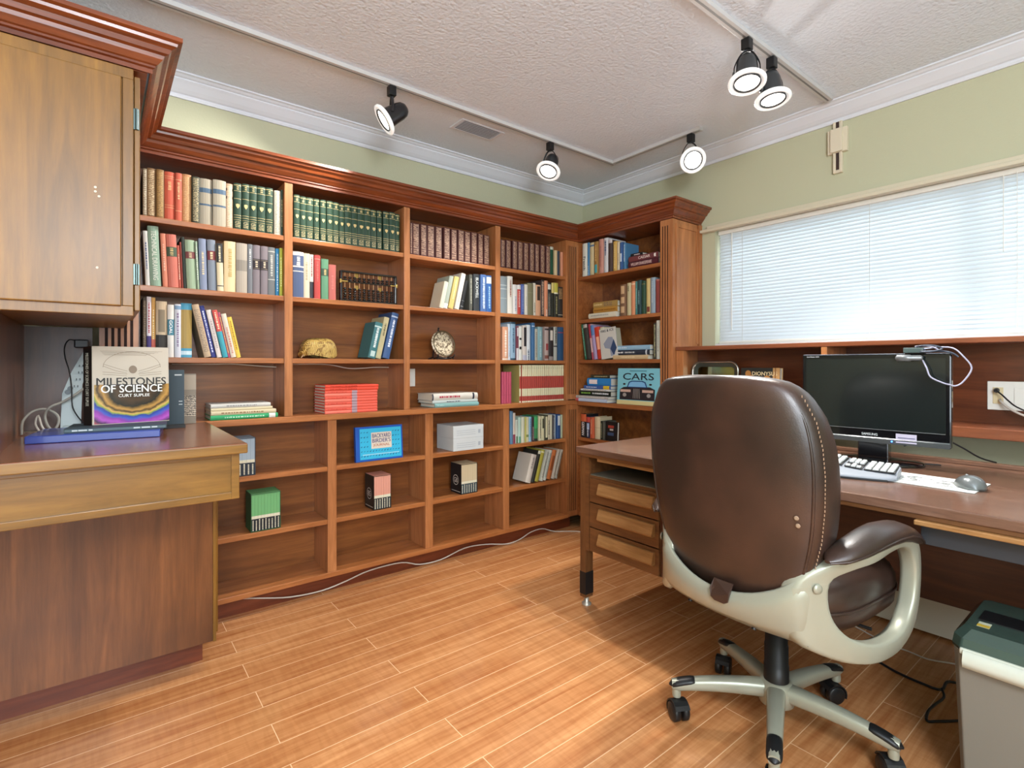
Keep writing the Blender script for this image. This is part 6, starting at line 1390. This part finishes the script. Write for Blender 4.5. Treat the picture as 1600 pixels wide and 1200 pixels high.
CAN = mat('can_black', '#26262a', .28, metal=.4, coat=.4); CANG = mat('can_grey', '#4c4e50', .3, metal=.6)
LENS = mat('lamp_lens', '#ffffff', .3, emit='#fff6e8', es=7); RNG = mat('lamp_ring_white', '#eceae4', .25, coat=.4, emit='#ffffff', es=.35)
def spot(x, y, aim, cm, label, roll=0, dy=0, power=50):
    t = empty('track_spotlight', (x, y, ZC-.02), label, 'spotlight', 'track spotlights on the ceiling')
    a = Vector(aim).normalized(); c = Vector((x, y, ZC-.155)); z = ZC-.02
    MB().box(x-.017, x+.017, y-.017, y+.017, z-.045, z).build('track_adapter', BLACK, parent=t, bevel=.003)
    side = a.cross(Vector((0, 0, 1))); side = side.normalized() if side.length > .05 else Vector((.785, -.619, 0))
    piv = c
    top = Vector((x, y, z-.045))
    for s in (-1, 1):
        MB().tube([top, top+side*s*.022+Vector((0, 0, -.012)), piv+side*s*.045+Vector((0, 0, .035)), piv+side*s*.047], .005, 6, flat=(.5, 1.5)).build('yoke', CAN, parent=t)
    MB().lathe([(.005, 0), (.013, .001), (.013, .007), (.005, .009)], piv+side*.045, side, 12).build('pivot_knob', CANG, parent=t)
    b = c-a*.045
    MB().lathe([(.006, -.038), (.022, -.034), (.034, -.020), (.039, 0), (.041, .03), (.044, .060), (.046, .074)], b, a, 28).build('lamp_can', cm, parent=t)
    r = c+a*.030
    MB().lathe([(.046, -.004), (.064, 0), (.0705, .008), (.070, .016), (.058, .020), (.055, .012), (.046, .006)], r, a, 36, caps=False).build('glass_ring', RNG, parent=t)
    MB().lathe([(.049, .006), (.051, .018), (.047, .020), (.045, .008)], r, a, 32, caps=False).build('inner_ring', CANG, parent=t)
    MB().lathe([(.045, .004), (.030, .001), (.001, 0)], r+a*.008, a, 28, caps=False).build('bulb_face', LENS, parent=t)
    l = lamp('spot_beam', 'SPOT', (0, 0, 0), a, power, (1.0, .96, .91), spot_size=math.radians(105), spot_blend=.6, shadow_soft_size=.04)
    l.parent = t; l.location = (r+a*.035)-t.location
F = Vector((.619, .785, 0)); Rt = Vector((.785, -.619, 0)); U = Vector((0, 0, 1))
spot(1.062, 2.245, -Rt*.72-U*.55-F*.25, CAN, 'black track spotlight tilted left above the second bookcase bay', power=38)
spot(2.050, 2.243, -Rt*.28-U*.85-F*.42, CANG, 'dark track spotlight near the corner above the bookcase')
spot(2.592, 1.675, -F*.80-U*.52, CANG, 'track spotlight at the short track arm, facing the room')
spot(2.010, 1.049, -Rt*.08-U*.95-F*.22, CANG, 'left one of two spotlights over the desk chair')
spot(2.215, 1.049, -U*.96-F*.16+Rt*.03, CANG, 'right one of two spotlights over the desk chair')
# ceiling vent
vt = empty('ceiling_vent', (1.64, 2.40, ZC), 'white painted ceiling air vent beside the light track', 'vent')
MB().box(1.51, 1.79, 2.335, 2.345, ZC-.006, ZC-.0005).box(1.51, 1.79, 2.455, 2.465, ZC-.006, ZC-.0005).box(1.51, 1.53, 2.345, 2.455, ZC-.006, ZC-.0005).box(1.77, 1.79, 2.345, 2.455, ZC-.006, ZC-.0005).build('vent_frame', CRW, parent=vt, bevel=.001)
vs_ = MB()
for k in range(7):
    y = 2.352+k*.0155; vs_.loft([[(x, y, ZC-.008), (x, y+.010, ZC-.002), (x, y+.011, ZC-.003), (x, y+.001, ZC-.009)] for x in (1.53, 1.77)], sm=False)
vs_.build('louvres', CRW, parent=vt)
MB().box(1.53, 1.77, 2.345, 2.455, ZC-.0012, ZC-.0004).build('duct_dark', mat('duct', '#a0a0a0', .8), parent=vt)
